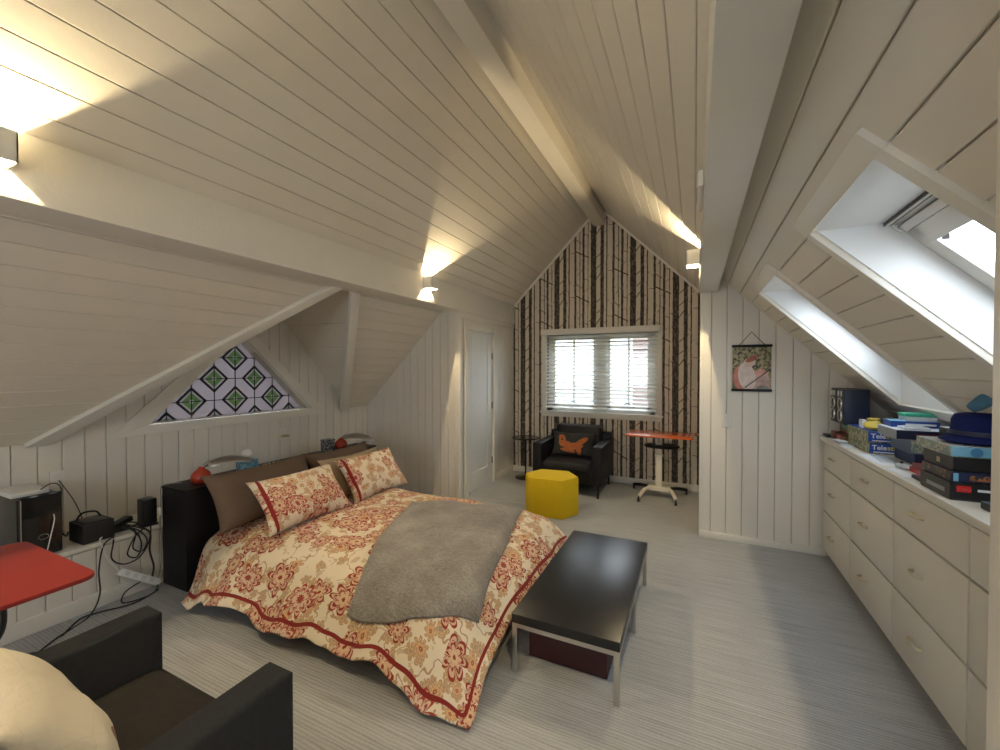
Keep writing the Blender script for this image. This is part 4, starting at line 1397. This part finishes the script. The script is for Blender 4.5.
def endtext(r, body, size, mat, fx=.06, fz=.3, bold=True):
    dx, dy, dz = DIMS[r]
    ORG_save = ORG[r]; ORG[r] = V((0, 0, 0))
    o = text_mesh(body, size, mat, r, (-dx / 2 + dx * fx, -dy / 2 - .0012, dz * fz), (1, 0, 0), (0, 0, 1), bold=bold)
    ORG[r] = ORG_save
    return o


def endmark(r, name, mat, fx0, fx1, fz0, fz1):
    dx, dy, dz = DIMS[r]
    return B(-dx / 2 + dx * fx0, -dy / 2 - .002, dz * fz0, -dx / 2 + dx * fx1, -dy / 2 - .0007, dz * fz1).build(name, mat, r, local=True)


def frontmark(r, name, mat, fy0, fy1, fz0, fz1):
    dx, dy, dz = DIMS[r]
    return B(-dx / 2 - .0014, -dy / 2 + dy * fy0, dz * fz0, -dx / 2, -dy / 2 + dy * fy1, dz * fz1).build(name, mat, r, local=True)


def cb(n, c, r=.4, var=.12): return plain('card_' + n, c, r, var=var, scale=25)


def collage(n, c1, c2, c3, sc=30):
    t = NT('collage_' + n)
    nz = t.noise(t.obj(), sc, 3, .6)
    t.col(t.ramp(nz, [(.38, c1), (.5, c2), (.62, c3)], 'CONSTANT')); t.p(Roughness=.4)
    return t.m


K = dict(blue=cb('blue', (.02, .075, .36)), dblue=cb('dark_blue', (.012, .03, .12)), black=cb('black', (.014, .014, .016)), red=cb('red', (.42, .03, .025)), teal=cb('teal', (.05, .22, .24)),
         lblue=cb('light_blue', (.22, .52, .74)), grey=cb('grey', (.30, .32, .34)), white=cb('white', (.80, .83, .87)), tan=cb('tan', (.50, .40, .24)), green=cb('green', (.05, .42, .28)),
         slate=cb('slate', (.10, .15, .22)), brown=cb('brown', (.16, .08, .04)), navy=cb('navy', (.02, .03, .09)), yellow=cb('yellow', (.75, .58, .10)), pale=cb('pale', (.56, .60, .62)))
CG = collage('green', (.10, .16, .06), (.45, .40, .22), (.16, .22, .22))
CT = collage('teal', (.20, .30, .30), (.45, .45, .38), (.12, .20, .24))
CO = collage('orange', (.03, .03, .04), (.50, .18, .05), (.05, .06, .10), 45)
ZT = 1.0
# the two drawing game boxes
for i, lab in ((0, 'blue drawing game box with white lettering lying on the worktop'), (1, 'blue drawing game box with white lettering stacked on its twin')):
    g = gamebox(lab, 1.02 - .006 * i, 3.42, ZT + i * .073, .27, .40, .071, CG, K['blue'], K['blue'])
    endtext(g, 'Tele', .042, INKW, .05, .42); endtext(g, 'strations', .042, INKY, .335, .42)
    endmark(g, 'subtitle_strip', INKW, .08, .55, .15, .24)
yb = thing('paper_bag', 'crumpled yellow paper bag on the upper blue drawing game box', 'bag', (1.07, 3.52, ZT + .145))
mb = MB(); mb.lathe([(0, 0), (.035, .002), (.05, .02), (.046, .04), (.03, .06), (.036, .075), (.0, .06)], (1.07, 3.52, ZT + .1458), 18)
mb.v = [V((p.x + noise.noise(p * 30) * .008, p.y + noise.noise(p * 31 + V((5, 0, 0))) * .008, p.z)) for p in mb.v]
mb.build('pouch', K['yellow'], yb, smooth=True)
B(1.035, 3.60, ZT + .1458, 1.06, 3.66, ZT + .20).build('card_tag', K['white'], yb)

# middle pile
gamebox('dark blue game box at the bottom of the pile behind the red boxes', 1.125, 3.10, ZT, .31, .26, .066, K['dblue'], K['slate'], K['navy'])
g = gamebox('slate grey game box in the middle of the pile behind the red boxes', 1.105, 3.09, ZT + .067, .31, .27, .075, K['slate'], K['grey'], CT)
g = gamebox('wide black edged game box with pale lid carrying a small white tray', 1.045, 3.10, ZT + .143, .32, .27, .056, K['grey'], K['white'], K['navy'])
endmark(g, 'title_strip', cb('maroon_print', (.16, .03, .04)), .25, .85, .3, .7)
tr = thing('card_tray', 'small white tray lying on the wide pale lid', 'tray', (1.15, 3.18, ZT + .2))
B(1.085, 3.125, ZT + .2, 1.205, 3.215, ZT + .215).build('tray', K['white'], tr, bevel=.006, seg=2)
B(1.10, 3.14, ZT + .2152, 1.19, 3.20, ZT + .218).build('cards', K['pale'], tr)
g = gamebox('long blue game box with white lettering behind the white tray', 1.07, 3.25, ZT + .2, .22, .12, .036, K['blue'], K['lblue'], K['blue'])
endtext(g, 'GAME NIGHT', .022, INKW, .22, .2) if False else endmark(g, 'title_strip', INKW, .30, .92, .35, .65)
g = gamebox('pale game box under the green topped one against the skylight', 1.14, 3.26, ZT + .237, .14, .10, .026, K['pale'], K['white'], K['white'])
g = gamebox('thin green box on top of the tallest pile below the skylight', 1.135, 3.255, ZT + .264, .15, .10, .018, K['green'], K['green'], K['green'])
g = gamebox('black game box with white lid next to the navy hat', 1.20, 2.86, ZT + .137, .14, .18, .10, K['black'], K['white'], K['black'])

# red boxes in front of the middle pile
g = gamebox('thin red game box lying in front of the dark blue pile', 1.02, 2.93, ZT, .07, .28, .022, K['red'], K['red'], K['red'], rz=2) if False else None
g = gamebox('red game box lying flat between the blue games and the brick set', 1.045, 2.70, ZT, .26, .24, .026, K['red'], K['red'], K['red'])
g = gamebox('dark red card game on the flat red game box', 1.05, 2.72, ZT + .027, .22, .20, .022, cb('wine', (.20, .03, .03)), collage('red', (.42, .04, .03), (.10, .02, .02), (.5, .12, .06)), K['red'])
cl_ = thing('controller', 'pale grey game controller leaning by the red game boxes', 'controller', (1.03, 2.98, ZT))
mb = MB()
mb.lathe([(0, 0), (.024, .004), (.028, .018), (.02, .03), (0, .032)], (1.03, 2.985, ZT), 16); mb.lathe([(0, 0), (.022, .004), (.025, .016), (.018, .026), (0, .028)], (1.045, 2.955, ZT), 16)
mb.build('body', K['pale'], cl_, smooth=True)
MB().lathe([(0, .03), (.008, .03), (.007, .04), (0, .041)], (1.03, 2.985, ZT), 10).build('thumb_stick', K['black'], cl_)
g = gamebox('small black and pink game card box near the worktop edge', .99, 2.66, ZT, .045, .10, .018, K['black'], collage('pink', (.02, .02, .02), (.45, .05, .10), (.02, .02, .03)), K['black'])
g = gamebox('tan picture game box stacked behind the grey brick set box', 1.10, 2.66, ZT + .05, .16, .20, .05, K['tan'], K['tan'], CO)
g = gamebox('teal edged game box stacked on the tan picture box', 1.09, 2.64, ZT + .101, .16, .21, .035, K['teal'], K['teal'], K['teal'])

# near pile by the partition
g = gamebox('dark grey brick set box at the bottom of the pile by the partition', .968, 2.36, ZT, .32, .25, .072, cb('charcoal_print', (.035, .035, .035)), K['black'], K['black'])
tg = endmark(g, 'logo_tag', INKR, .06, .20, .52, .88); endtext(g, 'LEGO', .016, INKW, .075, .60)
endtext(g, 'TECHNIC', .017, INKW, .26, .58) if False else endmark(g, 'title_strip', INKW, .26, .58, .60, .74)
frontmark(g, 'title_strip', K['grey'], .15, .75, .35, .6)
gamebox('flat black case in front of the brick set box by the partition', 1.02, 2.06, ZT, .30, .21, .028, K['black'], K['slate'], K['black'])
g = gamebox('dark game box with orange lettering stacked on the brick set box', 0.98, 2.38, ZT + .073, .31, .25, .042, collage('orange_side', (.03, .03, .04), (.10, .08, .05), (.45, .17, .05), 40), K['navy'], K['navy'])
endmark(g, 'title_strip', CO, .18, .75, .25, .75); endmark(g, 'edge_label', K['lblue'], .02, .07, .1, .9)
g = gamebox('black game box with pale blue end label in the pile by the partition', 0.99, 2.39, ZT + .116, .30, .25, .058, K['black'], K['black'], K['black'])
endmark(g, 'end_label', K['lblue'], .40, .98, .06, .94)
frontmark(g, 'emblem', K['tan'], .42, .52, .3, .7)
g = gamebox('light blue game box with round emblem directly under the navy hat', 0.985, 2.40, ZT + .175, .30, .30, .046, CT, K['white'], K['lblue'])
r_ = DIMS[g]
MB().cyl((-.07, -r_[1] / 2 - .0022, .023), (-.07, -r_[1] / 2 - .0006, .023), .019, .019, 20).build('round_emblem', cb('mid_blue', (.06, .24, .48)), g, local=True)
endmark(g, 'title_strip', cb('ink_blue', (.03, .12, .28)), .62, .92, .2, .4)

hat = thing('bucket_hat', 'navy blue hat on top of the pile by the partition', 'hat', (1.130, 2.52, ZT + .2232))
mb = MB().lathe([(0, .003), (.11, .003), (.130, .010), (.115, .022), (.098, .034), (.093, .10), (.083, .122), (.05, .132), (0, .133)], (1.130, 2.52, ZT + .2232), 36)
mb.v = [V((p.x + noise.noise(p * 9) * .008, p.y + noise.noise(p * 9 + V((3, 0, 0))) * .008, p.z + (noise.noise(p * 11) * .006 if p.z > ZT + .24 else 0))) for p in mb.v]
mb.build('crown_and_brim', M['navy'], hat, smooth=True)
MB().lathe([(.097, .036), (.101, .038), (.100, .056), (.095, .056)], (1.130, 2.52, ZT + .2232), 36).build('hat_band', K['navy'], hat, smooth=True)
pl_ = thing('plush_dolphin', 'small blue plush dolphin sitting on the navy hat', 'toy', (1.145, 2.520, ZT + .372))
bm_ = MB()
bm_.tube([(1.090, 2.510, ZT + .372), (1.115, 2.512, ZT + .392), (1.145, 2.515, ZT + .415), (1.175, 2.520, ZT + .42), (1.200, 2.522, ZT + .40), (1.215, 2.525, ZT + .385)], [.006] + [.006 + .024 * math.sin(math.pi * min(1, .15 + k / 25 * .85)) for k in range(1, 26)], 12, 5)
bm_.build('body', M['plush'], pl_, smooth=True, angle=180)
MB().prism([(1.160, 2.518, ZT + .43), (1.185, 2.518, ZT + .43), (1.190, 2.518, ZT + .465)], (0, .008, 0)).build('dorsal_fin', M['plush'], pl_, bevel=.002)
MB().prism([(1.140, 2.495, ZT + .405), (1.160, 2.495, ZT + .40), (1.135, 2.475, ZT + .385)], (.004, .006, .004)).build('flipper', M['plush'], pl_)
MB().lathe([(0, -.003), (.004, 0), (0, .003)], (1.130, 2.492, ZT + .415), 8).build('eye', K['black'], pl_)

# far end: speakers on boxes, papers and small things
sb1 = gamebox('brown wooden box carrying the speakers at the end of the worktop', 1.06, 3.84, ZT, .22, .34, .13, cb('wood', (.20, .11, .05)), K['brown'], K['brown'], name='wooden_box')
frontmark(sb1, 'label_strip', K['green'], .5, .8, .65, .95); frontmark(sb1, 'label_strip', K['tan'], .1, .45, .6, .9)


def speaker(label, y0):
    x0, z0, dx, dy, dz = 1.0, ZT + .1312, .15, .155, .265
    r = thing('loudspeaker', label, 'speaker', (x0 + dx / 2, y0 + dy / 2, z0), group='speakers on the wooden box')
    B(x0, y0, z0, x0 + dx, y0 + dy, z0 + dz).build('cabinet', plain('navy_speaker_vinyl', (.018, .026, .05), .4), r, bevel=.008)
    B(x0 - .004, y0 + .008, z0 + .008, x0, y0 + dy - .008, z0 + dz - .008).build('front_panel', plain('speaker_front', (.05, .048, .04), .4), r, bevel=.002)
    ym = y0 + dy / 2
    for zz, rad in ((z0 + .065, .046), (z0 + .155, .046)):
        rr_ = MB()
        rr_.cyl((x0 - .004, ym, zz), (x0 - .012, ym, zz), rad, rad * .94, 24, False)
        rr_.cyl((x0 - .012, ym, zz), (x0 - .006, ym, zz), rad * .94, rad * .78, 24, False)
        o = rr_.build('driver_ring', M['chrome'], r, smooth=True)
        MB().cyl((x0 - .006, ym, zz), (x0 - .0045, ym, zz), rad * .78, rad * .3, 24).build('driver_cone', M['blackplastic'], r, smooth=True)
    B(x0 - .012, y0 + .03, z0 + .21, x0 - .004, y0 + .06, z0 + .25).build('tweeter_plate', M['chrome'], r, bevel=.002)
    B(x0 - .012, y0 + .095, z0 + .21, x0 - .004, y0 + .125, z0 + .25).build('tweeter_plate', M['chrome'], r, bevel=.002)
    return r


speaker('navy sided loudspeaker with silver driver rings beside the piled games', 3.845)
speaker('loudspeaker with silver driver rings standing against the picture wall', 4.015)
gamebox('red cased gadget box in front of the wooden speaker box', .985, 3.86, ZT, .06, .10, .055, K['red'], collage('redbox', (.3, .03, .02), (.05, .02, .02), (.4, .08, .03)), K['brown'])
gamebox('small dark red game box near the picture wall', .975, 3.98, ZT, .07, .08, .06, cb('dark_red', (.16, .03, .03)), K['red'], K['brown'])
g = gamebox('flat black notebook lying at the far end of the worktop', .955, 4.09, ZT, .10, .11, .02, K['black'], K['black'], K['black'], name='notebook')
pa = thing('paper_stack', 'stack of white papers and leaflets at the worktop edge', 'papers', (.975, 3.80, ZT))
for k in range(4):
    Mx = Matrix.Rotation(math.radians((-6, 5, -2, 9)[k]), 3, 'Z')
    MB().obox((.976, 3.72 + .04 * k, ZT + .003 + .005 * k), (.058, .20 - .03 * k, .0045), Mx).build('sheet', (M['paper'], K['pale'], K['grey'], M['paper'])[k], pa)
pa2 = thing('paper_sheet', 'loose white paper in front of the lower blue drawing game box', 'paper', (.985, 3.2, ZT))
MB().obox((.99, 3.22, ZT + .0015), (.085, .35, .003), Matrix.Rotation(.03, 3, 'Z')).build('sheet', M['paper'], pa2)
MB().obox((1.03, 3.24, ZT + .0045), (.07, .24, .003), Matrix.Rotation(-.10, 3, 'Z')).build('sheet', K['pale'], pa2)
pa3 = thing('paper_sheet', 'pale leaflet on the worktop edge in front of the red game box', 'paper', (1.0, 2.8, ZT))
MB().obox((.985, 2.86, ZT + .0015), (.06, .24, .003), Matrix.Rotation(.02, 3, 'Z')).build('sheet', M['paper'], pa3)

# ------------------------------------------------------------------ things on the headboard
HT = HZ + .0005


def lamp(label, loc, rz):
    r = thing('bedside_lamp', label, 'lamp', loc, rz, group='red lamps on the headboard')
    MB().lathe([(0, 0), (.045, 0), (.062, .015), (.066, .04), (.056, .07), (.034, .092), (.02, .105), (.016, .115), (0, .116)], n=28).build('base', M['redglaze'], r, smooth=True, local=True)
    MB().tube([(0, 0, .10), (.0, .03, .125), (0, .06, .145)], .012, 10).build('neck', M['silver'], r, smooth=True, local=True)
    # leaf-shaped curved shade
    mb = MB(); NU, NV = 26, 12
    def leaf(u, v_, dz):
        t = u; wdt = .085 * math.sin(math.pi * min(1, .06 + t * .94)) ** .8
        s = -1 + 2 * v_
        return V((s * wdt, .04 + t * .32, 0.125 + .05 * math.sin(math.pi * (t * .85 + .08)) - .035 * s * s - .03 * t + dz))
    mb.grid(lambda u, v_: leaf(u, v_, .003), NU, NV); mb.grid(lambda u, v_: leaf(1 - u, v_, -.003), NU, NV)
    n1 = NU + 1; o2 = n1 * (NV + 1)
    for i in range(NU):
        mb.f += [(i + 1, i, o2 + NU - i, o2 + NU - i - 1), (NV * n1 + i, NV * n1 + i + 1, o2 + NV * n1 + NU - i - 1, o2 + NV * n1 + NU - i)]
    for j in range(NV):
        mb.f += [(j * n1, (j + 1) * n1, o2 + (j + 1) * n1 + NU, o2 + j * n1 + NU), ((j + 1) * n1 + NU, j * n1 + NU, o2 + j * n1, o2 + (j + 1) * n1)]
    mb.build('shade', M['silver'], r, smooth=True, local=True, angle=60)
    return r


lamp('red bulb shaped lamp with silver leaf shade beside the tissue box', (-3.30, 1.80, HT), math.radians(-8))
lamp('red bulb shaped lamp with silver leaf shade beside the patterned tin', (-3.36, 3.19, HT), math.radians(-70))
tb = thing('tissue_box', 'blue tissue box with a white tissue on the headboard', 'tissue box', (-3.36, 2.2, HT))
tbm = collage('tissue', (.12, .30, .42), (.30, .52, .60), (.06, .10, .16), 22)
B(-3.42, 2.13, HT, -3.31, 2.25, HT + .085).build('carton', tbm, tb, bevel=.003)
mb = MB().lathe([(0, .0), (.03, 0), (.05, .035), (.036, .07), (.014, .085), (0, .07)], (-3.365, 2.19, HT + .085), 20)
mb.v = [V((p.x + noise.noise(p * 40) * .012, p.y + noise.noise(p * 40 + V((9, 0, 0))) * .012, p.z + (noise.noise(p * 40 + V((0, 9, 0))) * .012 if p.z > HT + .1 else 0))) for p in mb.v]
mb.build('tissue', M['tissue'], tb, smooth=True)
ne = thing('bead_necklace', 'string of pale beads on the black headboard top by the tissue box', 'necklace', (-3.33, 2.45, HT))
rng = random.Random(4)
for k in range(26):
    a = k / 26 * 6.28
    p = (-3.33 + .045 * math.cos(a) + .02 * math.sin(3 * a), 2.46 + .15 * math.sin(a) + .02 * math.cos(2 * a), HT + .006)
    MB().lathe([(0, -.006), (.004, -.004), (.006, 0), (.004, .004), (0, .006)], p, 8).build('bead', M['plate'], ne, smooth=True)
tin = thing('patterned_tin', 'black and white patterned tin next to the second red lamp', 'tin', (-3.41, 3.06, HT))
tm_ = collage('tin', (.02, .02, .025), (.30, .30, .33), (.72, .70, .70), 60)
B(-3.455, 3.01, HT, -3.36, 3.11, HT + .10).build('body', tm_, tin, bevel=.006)
B(-3.457, 3.008, HT + .10, -3.358, 3.112, HT + .115).build('lid', tm_, tin, bevel=.004)
rc = thing('remote_control', 'dark grey remote control on the headboard behind the pillows', 'remote', (-3.32, 2.86, HT))
MB().obox((-3.33, 2.86, HT + .011), (.045, .17, .022), Matrix.Rotation(.2, 3, 'Z')).build('body', plain('dark_grey_plastic', (.06, .06, .065), .4), rc, bevel=.006)
MB().obox((-3.30, 2.78, HT + .008), (.03, .05, .016), Matrix.Rotation(.4, 3, 'Z')).build('end_cap', K['grey'], rc, bevel=.004)

# lamp cord with in-line switch hanging beside the headboard
lc = thing('lamp_cord', 'pale lamp cord with in line switch hanging down the headboard side', 'cord', (-3.45, 1.62, .4))
MB().tube([(-3.40, 1.72, HT + .004), (-3.44, 1.66, HT + .006), (-3.452, 1.618, HT - .01), (-3.45, 1.615, .62), (-3.455, 1.61, .45), (-3.44, 1.612, .30), (-3.452, 1.61, .14), (-3.43, 1.57, .01), (-3.36, 1.54, .006), (-3.28, 1.57, .006)], .0035, 6).build('wire', plain('grey_cord', (.30, .31, .27), .5), lc, smooth=True)
MB().lathe([(0, -.03), (.010, -.026), (.012, 0), (.010, .026), (0, .03)], (-3.452, 1.608, .53), 12).build('inline_switch', M['whiteplastic'], lc, smooth=True)

# ------------------------------------------------------------------ computer corner on the ledge
ZL = .4255
pc = thing('computer_tower', 'black computer tower standing on the ledge', 'computer', (-3.68, 1.04, ZL))
B(-3.88, .945, ZL, -3.54, 1.135, ZL + .36).build('case', M['blackplastic'], pc, bevel=.008)
B(-3.54, .95, ZL + .005, -3.515, 1.13, ZL + .375).build('front_bezel', plain('gloss_black', (.008, .008, .009), .12, var=.1), pc, bevel=.012)
MB().tube([(-3.513, 1.045 + .022 * math.cos(a / 12 * 6.2832), ZL + .12 + .015 * math.sin(a / 12 * 6.2832)) for a in range(13)], .0016, 6, 2).build('badge_ring', M['chrome'], pc)
B(-3.516, .953, ZL + .02, -3.512, .957, ZL + .36).build('side_strip', M['chrome'], pc)
MB().tube([(-3.515, 1.09, ZL + .24), (-3.50, 1.088, ZL + .21), (-3.503, 1.075, ZL + .13), (-3.508, 1.06, ZL + .04), (-3.50, 1.05, ZL + .004)], .003, 6).build('usb_lead', M['whiteplastic'], pc)
rt = thing('router', 'flat white router lying on the computer tower', 'router', (-3.68, 1.0, ZL + .361))
B(-3.86, .94, ZL + .361, -3.60, 1.10, ZL + .39).build('body', M['whiteplastic'], rt, bevel=.006)
MB().tube([(-3.62, 1.06, ZL + .376), (-3.585, 1.07, ZL + .40), (-3.57, 1.10, ZL + .42), (-3.57, 1.13, ZL + .405), (-3.58, 1.145, ZL + .37), (-3.6, 1.15, ZL + .30)], .003, 6).build('cable', M['cable'], rt)
up = thing('battery_backup', 'black battery backup box on the ledge next to the computer tower', 'power supply', (-3.6, 1.3, ZL))
B(-3.70, 1.215, ZL, -3.505, 1.375, ZL + .125).build('body', plain('matte_black', (.014, .013, .013), .55), up, bevel=.008)
B(-3.68, 1.235, ZL + .1255, -3.525, 1.355, ZL + .129).build('lid', M['blackplastic'], up, bevel=.001)
MB().tube([(-3.66, 1.24, ZL + .128), (-3.655, 1.26, ZL + .165), (-3.64, 1.29, ZL + .175), (-3.63, 1.33, ZL + .165), (-3.63, 1.35, ZL + .128)], .006, 8).build('handle', M['blackplastic'], up, smooth=True)
ssp = thing('small_speaker', 'small black desktop speaker on the ledge next to the headboard', 'speaker', (-3.58, 1.60, ZL))
B(-3.62, 1.545, ZL + .012, -3.52, 1.625, ZL + .19).build('cabinet', M['blackplastic'], ssp, bevel=.01)
B(-3.63, 1.54, ZL, -3.51, 1.628, ZL + .012).build('foot', M['blackplastic'], ssp, bevel=.003)
ad = thing('power_adapter', 'black power adapter brick on the ledge behind the cables', 'adapter', (-3.62, 1.45, ZL))
MB().obox((-3.62, 1.45, ZL + .05), (.06, .13, .035), Matrix.Rotation(.3, 3, 'Z') @ Matrix.Rotation(.2, 3, 'X')).build('brick', M['blackplastic'], ad, bevel=.005)
B(-3.66, 1.40, ZL, -3.57, 1.49, ZL + .03).build('lower_brick', M['blackplastic'], ad, bevel=.004)
ps = thing('power_strip', 'white power strip leaning on the ledge front beside the headboard', 'power strip', (-3.44, 1.45, .1))
a0, a1 = V((-3.455, 1.375, .20)), V((-3.40, 1.575, .045))
d = (a1 - a0).normalized(); nn = V((1, 0, .3)).normalized(); nn = (nn - d * nn.dot(d)).normalized(); bb = nn.cross(d)
MB().obox((a0 + a1) / 2, ((a1 - a0).length, .045, .03), Matrix((d, bb, nn)).transposed()).build('body', M['whiteplastic'], ps, bevel=.004)
for k in range(4):
    MB().obox(a0.lerp(a1, .18 + .2 * k) + nn * .0155, (.026, .026, .002), Matrix((d, bb, nn)).transposed()).build('socket', K['pale'], ps)
MB().tube([a0 + d * .005, a0 - d * .03 + V((0, 0, .03)), (-3.46, 1.33, .28), (-3.462, 1.30, .38), (-3.47, 1.285, .434), (-3.51, 1.31, .445)], .005, 8).build('lead', M['whiteplastic'], ps, smooth=True)
paths = [
    ('black cable dropping from the battery backup down to the carpet', [(-3.52, 1.37, .46), (-3.48, 1.36, .44), (-3.462, 1.30, .40), (-3.46, 1.275, .25), (-3.44, 1.27, .10), (-3.40, 1.20, .006), (-3.30, 1.03, .006), (-3.22, .93, .006)]),
    ('black cable looping over the ledge edge beside the power strip', [(-3.55, 1.40, .47), (-3.47, 1.46, .45), (-3.455, 1.50, .34), (-3.45, 1.47, .26), (-3.452, 1.42, .30), (-3.452, 1.46, .40), (-3.47, 1.52, .44), (-3.56, 1.53, .45)]),
    ('thick black cable falling from the ledge to the headboard base', [(-3.58, 1.43, .475), (-3.47, 1.49, .455), (-3.445, 1.545, .40), (-3.44, 1.54, .28), (-3.435, 1.56, .16), (-3.42, 1.545, .09), (-3.38, 1.56, .03)]),
    ('thin black cable hanging in a shallow loop on the ledge front', [(-3.53, 1.38, .45), (-3.462, 1.35, .40), (-3.46, 1.34, .30), (-3.455, 1.40, .24), (-3.45, 1.48, .25), (-3.455, 1.54, .33), (-3.47, 1.56, .435), (-3.53, 1.55, .44)]),
    ('black cable trailing along the carpet under the power strip', [(-3.42, 1.50, .10), (-3.43, 1.40, .06), (-3.41, 1.37, .007), (-3.36, 1.42, .006), (-3.36, 1.52, .006), (-3.42, 1.58, .02)]),
    ('black cable running along the ledge top towards the small speaker', [(-3.70, 1.40, .435), (-3.66, 1.46, .434), (-3.60, 1.52, .437), (-3.57, 1.535, .45), (-3.62, 1.51, .46), (-3.72, 1.50, .437)]),
    ('black cable between the computer tower and the battery backup', [(-3.70, 1.138, .52), (-3.68, 1.17, .50), (-3.66, 1.19, .47), (-3.70, 1.213, .48)]),
    ('black cable lying on the carpet from the ledge towards the armchair', [(-3.38, 1.56, .006), (-3.33, 1.40, .006), (-3.40, 1.26, .006), (-3.42, 1.17, .006), (-3.30, 1.05, .006)]),
    ('knotted black cable bundle end on the ledge lip', [(-3.56, 1.42, .455), (-3.50, 1.44, .46), (-3.462, 1.47, .42), (-3.452, 1.45, .33), (-3.448, 1.50, .29), (-3.45, 1.53, .35), (-3.455, 1.50, .42), (-3.52, 1.47, .45)]),
]
for k, (lab, p) in enumerate(paths):
    o = MB().tube(p, .0045 if k != 2 else .006, 7).build('cable', M['cable'], smooth=True, loc=p[0])
    tag(o, lab, 'cable', 'cables by the ledge')
pg = thing('cable_plug', 'black plug lying on the carpet at the end of the cable', 'plug', (-3.2, .91, 0))
MB().obox((-3.195, .905, .014), (.05, .028, .024), Matrix.Rotation(.7, 3, 'Z')).build('body', M['cable'], pg, bevel=.005)
MB().obox((-3.17, .928, .014), (.02, .006, .012), Matrix.Rotation(.7, 3, 'Z')).build('prong', M['darkmetal'], pg)
oc = thing('extension_lead', 'thin dark lead from the wall outlet to the battery backup', 'cord', (XL + .02, 1.24, .8))
MB().tube([(XL + .014, 1.24, .79), (XL + .03, 1.25, .76), (-3.86, 1.29, .66), (-3.80, 1.31, .55), (-3.72, 1.30, .47)], .003, 6).build('wire', M['cable'], oc)
